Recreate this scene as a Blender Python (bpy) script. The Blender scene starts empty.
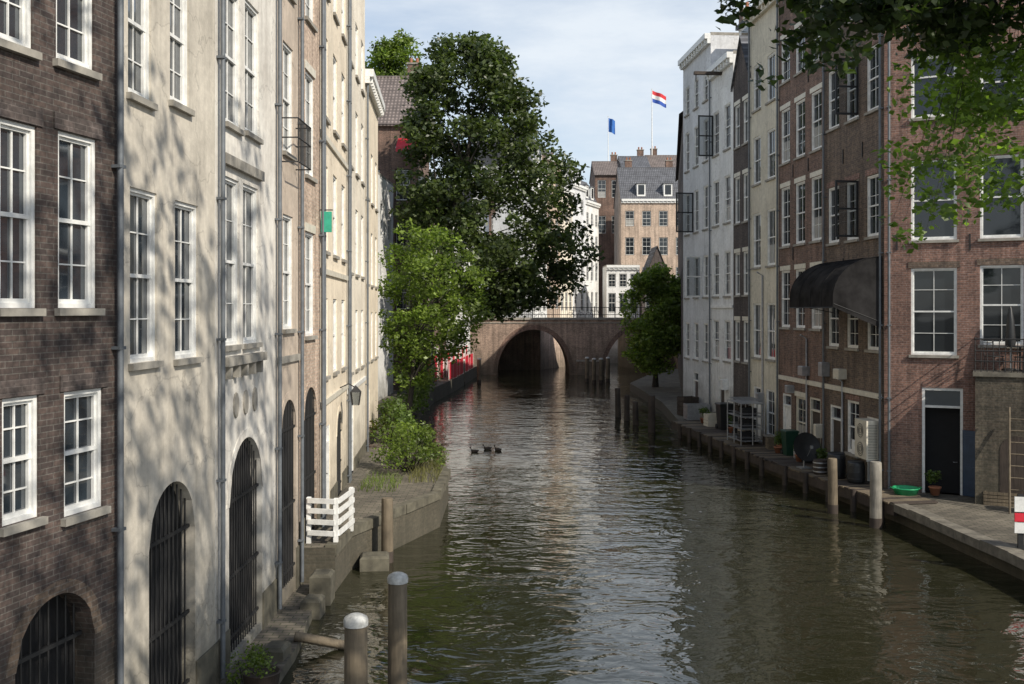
import bpy, math, random
import numpy as np
from mathutils import Vector, Matrix
random.seed(7); rng=np.random.default_rng(7)
SC=bpy.context.scene; COL=SC.collection
H=6.3; F=1000.0
# ---------------------------------------------------------------- materials
def nmat(name):
    m=bpy.data.materials.new(name); m.use_nodes=True
    nt=m.node_tree; b=nt.nodes["Principled BSDF"]
    return m,nt,b
def N(nt,t,**k):
    n=nt.nodes.new(t)
    for a,v in k.items(): setattr(n,a,v)
    return n
def L(nt,a,b): nt.links.new(a,b)
def c4(c): return (c[0],c[1],c[2],1)
def mixc(nt,fac,a,b,mode='MIX'):
    n=N(nt,'ShaderNodeMix',data_type='RGBA',blend_type=mode)
    for i,v in ((0,fac),(6,a),(7,b)):
        if hasattr(v,'links') : L(nt,v,n.inputs[i])
        elif isinstance(v,(int,float)): n.inputs[i].default_value=v
        else: n.inputs[i].default_value=c4(v)
    return n.outputs[2]
def ramp(nt,inp,stops):
    r=N(nt,'ShaderNodeValToRGB'); L(nt,inp,r.inputs[0])
    e=r.color_ramp.elements
    while len(e)<len(stops): e.new(0.5)
    for i,(p,c) in enumerate(stops):
        e[i].position=p; e[i].color=c4(c) if not isinstance(c,(int,float)) else (c,c,c,1)
    return r.outputs[0]
def noise(nt,vec,scale,detail=4,rough=.6):
    n=N(nt,'ShaderNodeTexNoise'); n.inputs['Scale'].default_value=scale
    n.inputs['Detail'].default_value=detail; n.inputs['Roughness'].default_value=rough
    if vec is not None: L(nt,vec,n.inputs['Vector'])
    return n.outputs['Fac']
def math_(nt,op,a,b=None,c=None):
    n=N(nt,'ShaderNodeMath',operation=op)
    for i,v in enumerate((a,b,c)):
        if v is None: continue
        if hasattr(v,'links'): L(nt,v,n.inputs[i])
        else: n.inputs[i].default_value=v
    return n.outputs[0]
def mapping(nt,vec,scale=(1,1,1),loc=(0,0,0)):
    m=N(nt,'ShaderNodeMapping'); m.inputs['Scale'].default_value=scale; m.inputs['Location'].default_value=loc
    L(nt,vec,m.inputs['Vector']); return m.outputs[0]
def bump(nt,b,h,strength,dist=.02):
    n=N(nt,'ShaderNodeBump'); n.inputs['Strength'].default_value=strength; n.inputs['Distance'].default_value=dist
    L(nt,h,n.inputs['Height']); L(nt,n.outputs[0],b.inputs['Normal'])
def objco(nt): return N(nt,'ShaderNodeTexCoord').outputs['Object']
def damp(nt,co,col,top=1.3,amt=.75,c=(.1,.095,.07)):
    n1=noise(nt,co,.8,6,.65)
    s=N(nt,'ShaderNodeSeparateXYZ'); L(nt,co,s.inputs[0])
    a=math_(nt,'MULTIPLY_ADD',n1,-3.2,s.outputs[2])
    d=N(nt,'ShaderNodeMapRange'); L(nt,a,d.inputs[0]); d.inputs[1].default_value=-1.1; d.inputs[2].default_value=top; d.inputs[3].default_value=amt; d.inputs[4].default_value=0
    return mixc(nt,d.outputs[0],col,c)
def brick(name,c1,c2,mortar,dirt=.5,rough=.85):
    m,nt,b=nmat(name); co=objco(nt)
    s=N(nt,'ShaderNodeSeparateXYZ'); L(nt,co,s.inputs[0])
    cb=N(nt,'ShaderNodeCombineXYZ'); L(nt,math_(nt,'ADD',s.outputs[0],s.outputs[1]),cb.inputs[0]); L(nt,s.outputs[2],cb.inputs[1])
    t=N(nt,'ShaderNodeTexBrick'); L(nt,cb.outputs[0],t.inputs['Vector'])
    t.inputs['Color1'].default_value=c4(c1); t.inputs['Color2'].default_value=c4(c2); t.inputs['Mortar'].default_value=c4(mortar)
    t.inputs['Scale'].default_value=1; t.inputs['Brick Width'].default_value=.22; t.inputs['Row Height'].default_value=.07
    t.inputs['Mortar Size'].default_value=.007; t.inputs['Mortar Smooth'].default_value=.3
    n1=noise(nt,co,.7,5); n2=noise(nt,co,14,3)
    r1=ramp(nt,n1,[(.3,1-dirt),(.65,1.15)]); r2=ramp(nt,n2,[(.3,.55),(.7,1.4)])
    c=mixc(nt,1.0,t.outputs['Color'],r1,'MULTIPLY'); c=mixc(nt,1.0,c,r2,'MULTIPLY')
    st=noise(nt,mapping(nt,co,(3,3,.22)),1.2,4); c=mixc(nt,1,c,ramp(nt,st,[(.35,.65),(.6,1.1)]),'MULTIPLY')
    c=damp(nt,co,c,1.3,.6,(.07,.065,.045))
    L(nt,c,b.inputs['Base Color']); b.inputs['Roughness'].default_value=rough
    bump(nt,b,math_(nt,'SUBTRACT',1.0,t.outputs['Fac']),.5,.008); return m
def plaster(name,c,stain=(.3,.26,.2),amt=.45,rough=.8):
    m,nt,b=nmat(name); co=objco(nt)
    n1=noise(nt,co,.8,6,.65); st=noise(nt,mapping(nt,co,(4,4,.25)),1.3,5)
    f=ramp(nt,math_(nt,'MULTIPLY',n1,st),[(.18,0.0),(.38,amt)])
    col=mixc(nt,f,c,stain)
    col=mixc(nt,1,col,ramp(nt,noise(nt,co,.35,5,.7),[(.35,.8),(.6,1.03)]),'MULTIPLY')
    col=damp(nt,co,col)
    col=mixc(nt,1,col,ramp(nt,noise(nt,co,7,6,.7),[(.3,.84),(.65,1.06)]),'MULTIPLY')
    # fine cracks
    vo=N(nt,'ShaderNodeTexVoronoi',feature='DISTANCE_TO_EDGE'); vo.inputs['Scale'].default_value=.55
    w_=N(nt,'ShaderNodeVectorMath',operation='MULTIPLY_ADD'); nn=N(nt,'ShaderNodeTexNoise'); nn.inputs['Scale'].default_value=2.5; nn.inputs['Detail'].default_value=5; L(nt,co,nn.inputs['Vector']); L(nt,nn.outputs['Color'],w_.inputs[0]); w_.inputs[1].default_value=(.8,.8,.8); L(nt,co,w_.inputs[2]); L(nt,w_.outputs[0],vo.inputs['Vector'])
    col=mixc(nt,1,col,ramp(nt,vo.outputs['Distance'],[(.0,.72),(.012,1.0)]),'MULTIPLY')
    L(nt,col,b.inputs['Base Color']); b.inputs['Roughness'].default_value=rough
    bump(nt,b,noise(nt,co,18,6),.35,.015); return m
def plain(name,c,rough=.6,metal=0,var=.25,scale=6,spec=None):
    m,nt,b=nmat(name); co=objco(nt)
    n=noise(nt,co,scale,5)
    col=mixc(nt,1,c,ramp(nt,n,[(.3,1-var),(.7,1+var*.5)]),'MULTIPLY')
    L(nt,col,b.inputs['Base Color']); b.inputs['Roughness'].default_value=rough; b.inputs['Metallic'].default_value=metal
    if spec is not None: b.inputs['Specular IOR Level'].default_value=spec
    bump(nt,b,n,.15,.01)
    return m
def glassm(name,c,rough=.03,curt=None,ior=1.6):
    m,nt,b=nmat(name); co=objco(nt)
    if curt:
        w=N(nt,'ShaderNodeTexWave'); w.inputs['Scale'].default_value=3.5; w.inputs['Distortion'].default_value=1.5; L(nt,co,w.inputs['Vector'])
        col=mixc(nt,w.outputs['Fac'],tuple(x*.55 for x in curt),curt)
        s=N(nt,'ShaderNodeSeparateXYZ'); L(nt,co,s.inputs[0])
        rr=ramp(nt,math_(nt,'MULTIPLY',s.outputs[2],.48),[(.42,1.0),(.44,0.0)])
        col=mixc(nt,rr,(.03,.035,.04),col)
        L(nt,col,b.inputs['Base Color'])
    else: b.inputs['Base Color'].default_value=c4(c)
    b.inputs['Roughness'].default_value=rough; b.inputs['IOR'].default_value=ior
    bump(nt,b,noise(nt,co,1.1,1),.1,.05); return m
def wood(name,c,rough=.8):
    m,nt,b=nmat(name); co=objco(nt)
    n=noise(nt,mapping(nt,co,(14,14,1.1)),1.5,6)
    n2=noise(nt,co,2,4)
    col=mixc(nt,n,tuple(x*.4 for x in c),tuple(x*1.4 for x in c)); col=mixc(nt,1,col,ramp(nt,n2,[(.3,.6),(.7,1.2)]),'MULTIPLY')
    L(nt,col,b.inputs['Base Color']); b.inputs['Roughness'].default_value=rough; bump(nt,b,n,.6,.02); return m
def leafm(name,a,bb,tr=.35):
    m,nt,b=nmat(name); g=N(nt,'ShaderNodeNewGeometry')
    co=objco(nt); n=noise(nt,co,.55,3)
    c=ramp(nt,g.outputs['Random Per Island'],[(0,a),(.75,bb),(1,tuple(min(1,x*1.5) for x in bb))])
    c=mixc(nt,1,c,ramp(nt,n,[(.35,.6),(.65,1.35)]),'MULTIPLY')
    L(nt,c,b.inputs['Base Color']); b.inputs['Roughness'].default_value=.45
    t=N(nt,'ShaderNodeBsdfTranslucent'); cc=mixc(nt,1,c,(1.5,1.7,.6),'MULTIPLY'); L(nt,cc,t.inputs[0])
    mx=N(nt,'ShaderNodeMixShader'); mx.inputs[0].default_value=tr
    L(nt,b.outputs[0],mx.inputs[1]); L(nt,t.outputs[0],mx.inputs[2])
    L(nt,mx.outputs[0],nt.nodes['Material Output'].inputs[0]); return m
def tiles(name,c):
    m,nt,b=nmat(name); co=objco(nt)
    w=N(nt,'ShaderNodeTexWave',bands_direction='X'); w.inputs['Scale'].default_value=1.3; L(nt,co,w.inputs['Vector'])
    w2=N(nt,'ShaderNodeTexWave',bands_direction='Z'); w2.inputs['Scale'].default_value=1.2; L(nt,co,w2.inputs['Vector'])
    a=math_(nt,'MULTIPLY',w.outputs['Fac'],w2.outputs['Fac'])
    col=mixc(nt,a,tuple(x*.5 for x in c),tuple(x*1.3 for x in c))
    col=mixc(nt,1,col,ramp(nt,noise(nt,co,1.5,5),[(.3,.65),(.7,1.3)]),'MULTIPLY')
    L(nt,col,b.inputs['Base Color']); b.inputs['Roughness'].default_value=.75; bump(nt,b,a,.6,.05); return m

M={}
M['brickL1']=brick('dark_grey_brown_brick',(.1,.07,.058),(.055,.041,.037),(.12,.108,.095),.4)
M['brickR']=brick('red_brown_brick',(.22,.13,.095),(.13,.08,.062),(.2,.17,.14),.35)
M['brickR2']=brick('brown_brick',(.17,.12,.085),(.1,.072,.055),(.17,.145,.12),.35)
M['brickF']=brick('warm_red_brick',(.28,.155,.115),(.17,.095,.075),(.27,.22,.19),.35)
M['brickD']=brick('dark_brick',(.1,.078,.07),(.06,.048,.043),(.12,.1,.09),.4)
M['brickP']=brick('pinkish_brick',(.55,.42,.32),(.42,.31,.24),(.48,.42,.34),.25)
M['brickB']=brick('bridge_brick',(.42,.3,.23),(.27,.19,.145),(.38,.32,.26),.5)
M['brickLt']=brick('sunlit_quay_brick',(.58,.43,.34),(.45,.32,.25),(.5,.43,.35),.3)  # lighter quay brick, sunlight put into the colour
M['brickQ']=brick('quay_brick',(.13,.105,.075),(.075,.065,.045),(.11,.1,.08),.5)
M['pl2']=plaster('beige_plaster',(.62,.57,.48),(.33,.3,.25),.6)
M['pl3']=plaster('white_plaster',(.76,.73,.66),(.42,.38,.33),.65)
M['pl4']=plaster('tan_plaster',(.56,.47,.38),(.3,.25,.2),.6)
M['pl5']=plaster('cream_plaster',(.84,.74,.58),(.52,.43,.32),.5)
M['pl6']=plaster('pale_cream_plaster',(.84,.77,.64),(.52,.45,.35),.5)
M['plW']=plaster('weathered_white_plaster',(.82,.82,.8),(.52,.5,.46),.5)
M['plG']=plaster('grey_white_plaster',(.72,.73,.74),(.45,.45,.44),.5)
M['plC']=plaster('yellow_cream_plaster',(.66,.61,.49),(.4,.36,.28),.55)
M['white']=plain('white_paint',(.76,.76,.73),.45,var=.2)
M['cream']=plain('cream_paint',(.64,.6,.5),.5,var=.2)
M['black']=plain('black_paint',(.02,.021,.022),.45)
M['canvas']=plain('dark_canvas',(.028,.027,.027),1.0,var=.5,scale=2,spec=.02)
M['iron']=plain('dark_iron',(.02,.02,.02),.6,0)
M['stone']=plain('grey_stone',(.31,.29,.25),.85,var=.45,scale=3)
M['stoneM']=plain('worn_stone',(.16,.145,.115),.85,var=.5,scale=4)
M['capw']=plain('weathered_white_cap',(.5,.5,.47),.7,var=.5,scale=9)
M['stoneD']=plain('mossy_stone',(.12,.11,.08),.9,var=.55,scale=3)
M['pipe']=plain('zinc_pipe',(.15,.165,.18),.55,.3)
M['glass']=glassm('window_glass',(.018,.022,.026))
M['glassL']=glassm('sky_reflecting_glass',(.03,.04,.05),ior=2.4)
M['glassC']=glassm('curtained_glass',(.3,.3,.3),.05,(.42,.41,.38))
M['wood']=wood('weathered_wood',(.17,.135,.09))
M['woodG']=wood('grey_wood',(.26,.24,.2))
M['woodD']=wood('dark_wood',(.06,.045,.035))
M['bark']=wood('tree_bark',(.05,.042,.032))
M['red']=plain('red_paint',(.6,.025,.045),.45)
M['blue']=plain('dark_blue_paint',(.03,.055,.1),.4)
M['green']=plain('green_plastic',(.02,.3,.12),.4)
M['greenD']=plain('dark_green_plastic',(.012,.05,.03),.4)
M['greenS']=plain('green_sign_paint',(.04,.38,.25),.5)
M['tileR']=tiles('brown_roof_tile',(.2,.165,.15))
M['tileG']=tiles('grey_roof_slate',(.13,.135,.15))
M['metal']=plain('galvanised_metal',(.4,.41,.42),.4,.6)
M['beige']=plain('beige_enamel',(.6,.56,.46),.4,var=.15)
M['interior']=plain('dark_interior',(.008,.008,.009),.9)  # near-black sheet painted for the unlit depth behind gates and the open door
M['terracotta']=plain('terracotta',(.32,.13,.07),.8)
M['leaf1']=leafm('dark_green_leaves',(.03,.05,.016),(.075,.1,.03),.35)
M['leaf2']=leafm('bright_green_leaves',(.07,.11,.02),(.16,.22,.04),.4)
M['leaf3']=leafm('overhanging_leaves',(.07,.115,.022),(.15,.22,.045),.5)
M['leafO']=leafm('shaded_overhanging_leaves',(.022,.042,.012),(.055,.085,.022),.35)  # darker copy of the overhanging leaves, shade put into the colour
M['leaf4']=leafm('mid_green_leaves',(.05,.085,.018),(.11,.165,.04),.4)
M['leaf5']=leafm('light_green_leaves',(.1,.15,.035),(.22,.29,.07),.4)
M['leafD']=leafm('dry_grass',(.14,.14,.05),(.24,.23,.09),.4)
m,nt,bs=nmat('casement_glass'); tr=N(nt,'ShaderNodeBsdfTransparent'); tr.inputs[0].default_value=(.55,.58,.6,1); gl=N(nt,'ShaderNodeBsdfGlossy'); gl.inputs['Roughness'].default_value=.03
fr_=N(nt,'ShaderNodeFresnel'); fr_.inputs[0].default_value=1.6; mx=N(nt,'ShaderNodeMixShader'); L(nt,fr_.outputs[0],mx.inputs[0]); L(nt,tr.outputs[0],mx.inputs[1]); L(nt,gl.outputs[0],mx.inputs[2]); L(nt,mx.outputs[0],nt.nodes['Material Output'].inputs[0]); M['clear']=m

# ---------------------------------------------------------------- mesh builder
class MB:
    def __init__(s): s.v=[]; s.f=[]; s.mi=[]; s.mats=[]; s.smooth=[]
    def m(s,mat):
        if mat not in s.mats: s.mats.append(mat)
        return s.mats.index(mat)
    def face(s,pts,mat,sm=False):
        i=len(s.v); s.v+= [tuple(p) for p in pts]; s.f.append(tuple(range(i,i+len(pts)))); s.mi.append(s.m(mat)); s.smooth.append(sm)
    def idx(s,verts,faces,mat,sm=False):
        i=len(s.v); s.v+=[tuple(p) for p in verts]; k=s.m(mat)
        for f in faces: s.f.append(tuple(i+a for a in f)); s.mi.append(k); s.smooth.append(sm)
    def box(s,x0,x1,y0,y1,z0,z1,mat,ch=0.0):
        v=[(x0,y0,z0),(x1,y0,z0),(x1,y1,z0),(x0,y1,z0),(x0,y0,z1),(x1,y0,z1),(x1,y1,z1),(x0,y1,z1)]
        if ch>0:
            v[4:]=[(x0+ch,y0+ch,z1),(x1-ch,y0+ch,z1),(x1-ch,y1-ch,z1),(x0+ch,y1-ch,z1)]
            m_=[(x0,y0,z1-ch),(x1,y0,z1-ch),(x1,y1,z1-ch),(x0,y1,z1-ch)]
            v=v[:4]+m_+v[4:]
            f=[(3,2,1,0),(8,9,10,11)]
            for a in (0,4):
                for i in range(4): j=(i+1)%4; f.append((a+i,a+j,a+4+j,a+4+i))
            s.idx(v,f,mat); return
        s.idx(v,[(3,2,1,0),(4,5,6,7),(0,1,5,4),(1,2,6,5),(2,3,7,6),(3,0,4,7)],mat)
    def tube(s,pts,rad,mat,n=8,cap=True):
        pts=[Vector(p) for p in pts]
        if not hasattr(rad,'__len__'): rad=[rad]*len(pts)
        vs=[];fs=[]
        for i,p in enumerate(pts):
            d=(pts[min(i+1,len(pts)-1)]-pts[max(i-1,0)]); d.normalize()
            a=Vector((0,0,1)) if abs(d.z)<.9 else Vector((1,0,0))
            u=d.cross(a).normalized(); w=d.cross(u)
            for k in range(n):
                t=2*math.pi*k/n; vs.append(p+(u*math.cos(t)+w*math.sin(t))*rad[i])
        for i in range(len(pts)-1):
            for k in range(n):
                fs.append((i*n+k,i*n+(k+1)%n,(i+1)*n+(k+1)%n,(i+1)*n+k))
        s.idx(vs,fs,mat,True)
        if cap:
            s.face(vs[:n][::-1],mat); s.face(vs[-n:],mat)
    def lathe(s,prof,mat,n=16,c=(0,0,0)):
        vs=[];fs=[]
        for r,z in prof:
            for k in range(n):
                t=2*math.pi*k/n; vs.append((c[0]+r*math.cos(t),c[1]+r*math.sin(t),c[2]+z))
        for i in range(len(prof)-1):
            for k in range(n): fs.append((i*n+k,i*n+(k+1)%n,(i+1)*n+(k+1)%n,(i+1)*n+k))
        s.idx(vs,fs,mat,True)
    def mesh(s,name):
        me=bpy.data.meshes.new(name); me.from_pydata(s.v,[],s.f)
        for m_ in s.mats: me.materials.append(M[m_])
        me.polygons.foreach_set('material_index',s.mi); me.polygons.foreach_set('use_smooth',s.smooth); me.update(); return me
    def obj(s,name,parent=None,loc=None,label=None):
        return link(name,s.mesh(name),parent,loc,label)
def link(name,me,parent=None,loc=None,label=None):
    o=bpy.data.objects.new(name,me); COL.objects.link(o)
    if parent: o.parent=parent
    if loc: o.location=loc
    if label: o['label']=label
    return o
def thing(name,label,cat,loc=(0,0,0),rz=0,group=None):
    e=bpy.data.objects.new(name,None); COL.objects.link(e); e.location=loc; e.rotation_euler=(0,0,rz); e.empty_display_size=.3
    e['label']=label; e['category']=cat
    if group: e['group']=group
    return e
# ---------------------------------------------------------------- facades
class Fac:
    def __init__(s,p0,p1):
        s.p0=Vector((p0[0],p0[1])); s.p1=Vector((p1[0],p1[1])); s.W=(s.p1-s.p0).length; s.d=(s.p1-s.p0)/s.W
        s.rz=math.atan2(s.d.y,s.d.x)
    def u(s,px):
        k=(px-512)/F; return (k*s.p0.y-s.p0.x)/(s.d.x-k*s.d.y)
    def z(s,px,py):
        Y=(s.p0+s.d*s.u(px)).y; return H+(310-py)*Y/F
    def win(s,a,b,t,bt,**k):
        c=(a+b)/2; return dict(u0=s.u(a),u1=s.u(b),z0=s.z(c,bt),z1=s.z(c,t),**k)
WC={}
def window_meshes(w,h,nx,ny,fm,gm,style,sill):
    key=(round(w,2),round(h,2),nx,ny,fm,gm,style,sill)
    if key in WC: return WC[key]
    w_,h_=w/2,h
    p=MB(); fr=.055
    g=.11
    p.face([(-w_+fr,g,fr),(w_-fr,g,fr),(w_-fr,g,h-fr),(-w_+fr,g,h-fr)],gm)
    sw=.035
    mid=h*.5 if style!='third' else h*.66
    def bar(x0,x1,z0,z1,y0=.07): p.box(x0,x1,y0,g-.004,z0,z1,fm)
    bar(-w_+fr,w_-fr,mid-.025,mid+.025,.055)
    bar(-w_+fr,-w_+fr+sw,fr,h-fr,.066); bar(w_-fr-sw,w_-fr,fr,h-fr,.066); bar(-w_+fr+sw,w_-fr-sw,fr,fr+.05,.066); bar(-w_+fr+sw,w_-fr-sw,h-fr-sw,h-fr,.066)
    for i in range(1,nx):
        x=-w_+w*i/nx; bar(x-.01,x+.01,fr+.05,mid-.025,.085)
        bar(x-.01,x+.01,mid+.025,h-fr-sw,.085)
    for j in range(1,ny):
        z=h*j/ny
        if abs(z-mid)>.12: bar(-w_+fr+sw,w_-fr-sw,z-.009,z+.009,.087)
    f=MB()
    f.box(-w_,-w_+fr,.03,.16,0,h,fm); f.box(w_-fr,w_,.03,.16,0,h,fm)
    f.box(-w_+fr,w_-fr,.033,.16,0,fr,fm); f.box(-w_+fr,w_-fr,.033,.16,h-fr,h,fm)
    sl=MB(); sl.box(-w_-.06,w_+.06,-.075,.03,-.09,-.004,sill or 'stone')
    WC[key]=(p.mesh('window'),f.mesh('frame'),sl.mesh('sill')); return WC[key]
def add_window(par,h):
    w=h['u1']-h['u0']; hh=h['z1']-h['z0']; 
    gm=h.get('glass') or ('glassC' if random.random()<.14 else 'glass')
    a,b,c=window_meshes(w,hh,h.get('nx',2),h.get('ny',4),h.get('fm','white'),gm,h.get('style','sash'),h.get('sill','stone'))
    o=link('window',a,par,((h['u0']+h['u1'])/2,0,h['z0']))
    if h.get('lod',0)==0:
        link('frame',b,o); link('sill',c,o)
    return o
def add_gate(par,h):
    w=h['u1']-h['u0']; z0,z1=h['z0'],h['z1']; rise=h.get('rise',w/2); hw=w/2; dp=h.get('dp',.3)
    def top(x): return (z1-z0)-rise+rise*math.sqrt(max(0,1-(x/hw)**2))
    b=MB(); n=14
    xs=[-hw+w*i/n for i in range(n+1)]
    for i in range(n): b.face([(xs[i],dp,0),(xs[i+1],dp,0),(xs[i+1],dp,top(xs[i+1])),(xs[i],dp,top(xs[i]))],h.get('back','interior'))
    o=b.obj('gate',par,((h['u0']+h['u1'])/2,0,z0))
    g=MB(); nb=max(4,int(w/.14)); q=min(.12,dp-.03)
    for i in range(1,nb):
        x=-hw+w*i/nb; g.tube([(x,dp-q,0),(x,dp-q,top(x)-.01)],.014,h.get('fm','iron'),5,False)
    for zz in (.25,(z1-z0-rise)*.5,z1-z0-rise):
        g.box(-hw+.01,hw-.01,dp-q-.02,dp-q+.02,zz,zz+.05,h.get('fm','iron'))
    g.obj('bar',o)
    return o
def add_door(par,h):
    w=h['u1']-h['u0']; hh=h['z1']-h['z0']; hw=w/2; fm=h.get('fm','white'); dm=h.get('dm','blue')
    b=MB(); tr=h.get('transom',.45); d0=hh-tr
    b.box(-hw,-hw+.08,.02,.2,0,hh,fm); b.box(hw-.08,hw,.02,.2,0,hh,fm); b.box(-hw+.08,hw-.08,.023,.2,hh-.08,hh,fm)
    b.box(-hw+.08,hw-.08,.023,.2,d0-.07,d0,fm)
    b.face([(-hw+.08,.12,d0),(hw-.08,.12,d0),(hw-.08,.12,hh-.08),(-hw+.08,.12,hh-.08)],'glass')
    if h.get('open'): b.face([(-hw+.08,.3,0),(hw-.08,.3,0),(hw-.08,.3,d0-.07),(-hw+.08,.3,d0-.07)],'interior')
    else:
        b.box(-hw+.083,hw-.083,.1,.15,.0,d0-.073,dm)
        for z0,z1 in ((.2,d0*.42),(d0*.5,d0-.2)):
            b.box(-hw+.2,hw-.2,.085,.0995,z0,z1,dm,0)
    o=b.obj('door',par,((h['u0']+h['u1'])/2,0,h['z0']))
    k=MB(); k.tube([(hw-.17,.1,1.0),(hw-.17,.04,1.0),(hw-.28,.04,1.0)],.012,'metal',6); k.obj('handle',o)
    return o
def building(name,label,fc,ht,depth,wm,holes,roof='flat',cornice=None,z0=-.8,cat='house',pipe=None,roofm='tileR',rh=3.5,extras=None,plinth=None,lintel=None,string=None):
    e=thing(name,label,cat,(fc.p0.x,fc.p0.y,0),fc.rz); W=fc.W
    b=MB(); us={0,W}; zs={z0,ht}
    for h in holes: us|={h['u0'],h['u1']}; zs|={h['z0'],h['z1']}
    us=sorted(us); zs=sorted(zs)
    for i in range(len(us)-1):
        cu=(us[i]+us[i+1])/2
        for j in range(len(zs)-1):
            cz=(zs[j]+zs[j+1])/2
            ins=any(h['u0']<cu<h['u1'] and h['z0']<cz<h['z1'] for h in holes)
            if not ins: b.face([(us[i],0,zs[j]),(us[i+1],0,zs[j]),(us[i+1],0,zs[j+1]),(us[i],0,zs[j+1])],wm)
    for h in holes:
        a,c,s0,s1=h['u0'],h['u1'],h['z0'],h['z1']; d=(h.get('dp',.3)+.03) if h['k'] in('gate','door') else .17
        rise=0
        if h['k']=='gate': rise=h.setdefault('rise',(c-a)/2)
        elif h.get('arch'): rise=h['arch']
        sp=s1-rise
        b.face([(a,0,s0),(a,d,s0),(a,d,sp),(a,0,sp)],wm); b.face([(c,0,s0),(c,d,s0),(c,d,sp),(c,0,sp)],wm); b.face([(a,0,s0),(c,0,s0),(c,d,s0),(a,d,s0)],wm)
        if rise==0: b.face([(a,0,s1),(c,0,s1),(c,d,s1),(a,d,s1)],wm)
        else:
            n=14; hw=(c-a)/2; m_=(a+c)/2
            P=[(a+(c-a)*t/n) for t in range(n+1)]; Z=[sp+rise*math.sqrt(max(0,1-((x-m_)/hw)**2)) for x in P]
            for t in range(n):
                b.face([(P[t],0,Z[t]),(P[t+1],0,Z[t+1]),(P[t+1],0,s1),(P[t],0,s1)],wm)
                b.face([(P[t],0,Z[t]),(P[t+1],0,Z[t+1]),(P[t+1],d,Z[t+1]),(P[t],d,Z[t])],wm)
                if h['k']=='gate' and h.get('ring',True):
                    def o_(x,z,r):
                        vx,vz=x-m_,(z-sp)*hw/rise; l=math.hypot(vx,vz) or 1; return (m_+vx*(1+r/l),z+ (vz/l)*r)
                    p1=o_(P[t],Z[t],.16); p2=o_(P[t+1],Z[t+1],.16)
                    b.face([(P[t],-.012,Z[t]),(P[t+1],-.012,Z[t+1]),(p2[0],-.012,p2[1]),(p1[0],-.012,p1[1])],h.get('rm',wm))
                    b.face([(p1[0],-.012,p1[1]),(p2[0],-.012,p2[1]),(p2[0],0,p2[1]),(p1[0],0,p1[1])],h.get('rm',wm))
    b.face([(0,0,z0),(0,depth,z0),(0,depth,ht),(0,0,ht)],wm); b.face([(W,0,z0),(W,depth,z0),(W,depth,ht),(W,0,ht)],wm)
    b.face([(0,depth,z0),(W,depth,z0),(W,depth,ht),(0,depth,ht)],wm)
    if roof=='gable_side':
        b.face([(0,0,ht),(W,0,ht),(W/2,0,ht+rh)],wm); b.face([(0,depth,ht),(W,depth,ht),(W/2,depth,ht+rh)],wm)
    if roof=='gable':
        b.face([(0,0,ht),(0,depth,ht),(0,depth/2,ht+rh)],wm); b.face([(W,0,ht),(W,depth,ht),(W,depth/2,ht+rh)],wm)
    b.obj('wall',e)
    r=MB()
    if roof=='flat':
        r.box(-.0,W,.0,depth,ht+.004,ht+.16,'stone')
    elif roof=='gable':
        o=.25
        for y0,y1 in ((-o,depth/2),(depth+o,depth/2)):
            za=ht-rh*o/(depth/2)
            for dz in (.03,.13): r.face([(-.1,y0,za+dz),(W+.1,y0,za+dz),(W+.1,y1,ht+rh+dz),(-.1,y1,ht+rh+dz)],roofm)
        r.tube([(-.1,depth/2,ht+rh+.1),(W+.1,depth/2,ht+rh+.1)],.12,roofm,6)
    elif roof=='gable_side':
        for x0,x1 in ((-.15,W/2),(W+.15,W/2)):
            za=ht-rh*.15/(W/2)
            for dz in (.03,.13): r.face([(x0,-.1,za+dz),(x0,depth,za+dz),(x1,depth,ht+rh+dz),(x1,-.1,ht+rh+dz)],roofm)
    elif roof=='mansard':
        r.face([(0,.05,ht+.02),(W,.05,ht+.02),(W,1.6,ht+rh),(0,1.6,ht+rh)],roofm)
        r.face([(0,1.6,ht+rh),(W,1.6,ht+rh),(W,depth,ht+rh),(0,depth,ht+rh)],roofm)
        for x in (0.0,W): r.face([(x,.05,ht+.02),(x,1.6,ht+rh),(x,depth,ht+rh),(x,depth,ht)],roofm)
    ro=r.obj('roof',e)
    if roof in('gable','mansard'):
        for cx in ([W*.12,W*.75] if W>5 else [W*.7]):
            c=MB(); c.box(cx,cx+.9,depth/2+.3,depth/2+1,ht+rh*.5,ht+rh+1.1,'brickR'); c.box(cx-.06,cx+.96,depth/2+.24,depth/2+1.06,ht+rh+1.102,ht+rh+1.22,'stone')
            for k in (.22,.66): c.tube([(cx+k,depth/2+.65,ht+rh+1.2),(cx+k,depth/2+.65,ht+rh+1.6)],.11,'terracotta',8)
            c.obj('chimney',ro)
    if roof=='mansard' or (roof=='gable' and W>8 and rh>4):
        for k in ((.3,.7)):
            x=W*k; c=MB(); c.box(x-.55,x+.55,.3,1.8,ht+.5,ht+2.1,'white'); c.box(x-.65,x+.65,.2,1.9,ht+2.104,ht+2.2,roofm); c.face([(x-.4,.297,ht+.7),(x+.4,.297,ht+.7),(x+.4,.297,ht+1.95),(x-.4,.297,ht+1.95)],'glass'); c.obj('dormer',ro)
    if cornice:
        c=MB(); c.box(.004,W-.004,-.32,-.004,ht-.18,ht+.1,cornice); c.box(.004,W-.004,-.18,-.004,ht-.42,ht-.184,cornice)
        n=int(W/.5)
        for i in range(n): x=(i+.5)*W/n; c.box(x-.05,x+.05,-.28,-.184,ht-.38,ht-.184,cornice)
        c.obj('cornice',e)
    for zz in (string or []):
        c=MB(); c.box(.006,W-.006,-.06,-.004,zz,zz+.14,cornice or 'stone'); c.obj('string_course',e)
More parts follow.
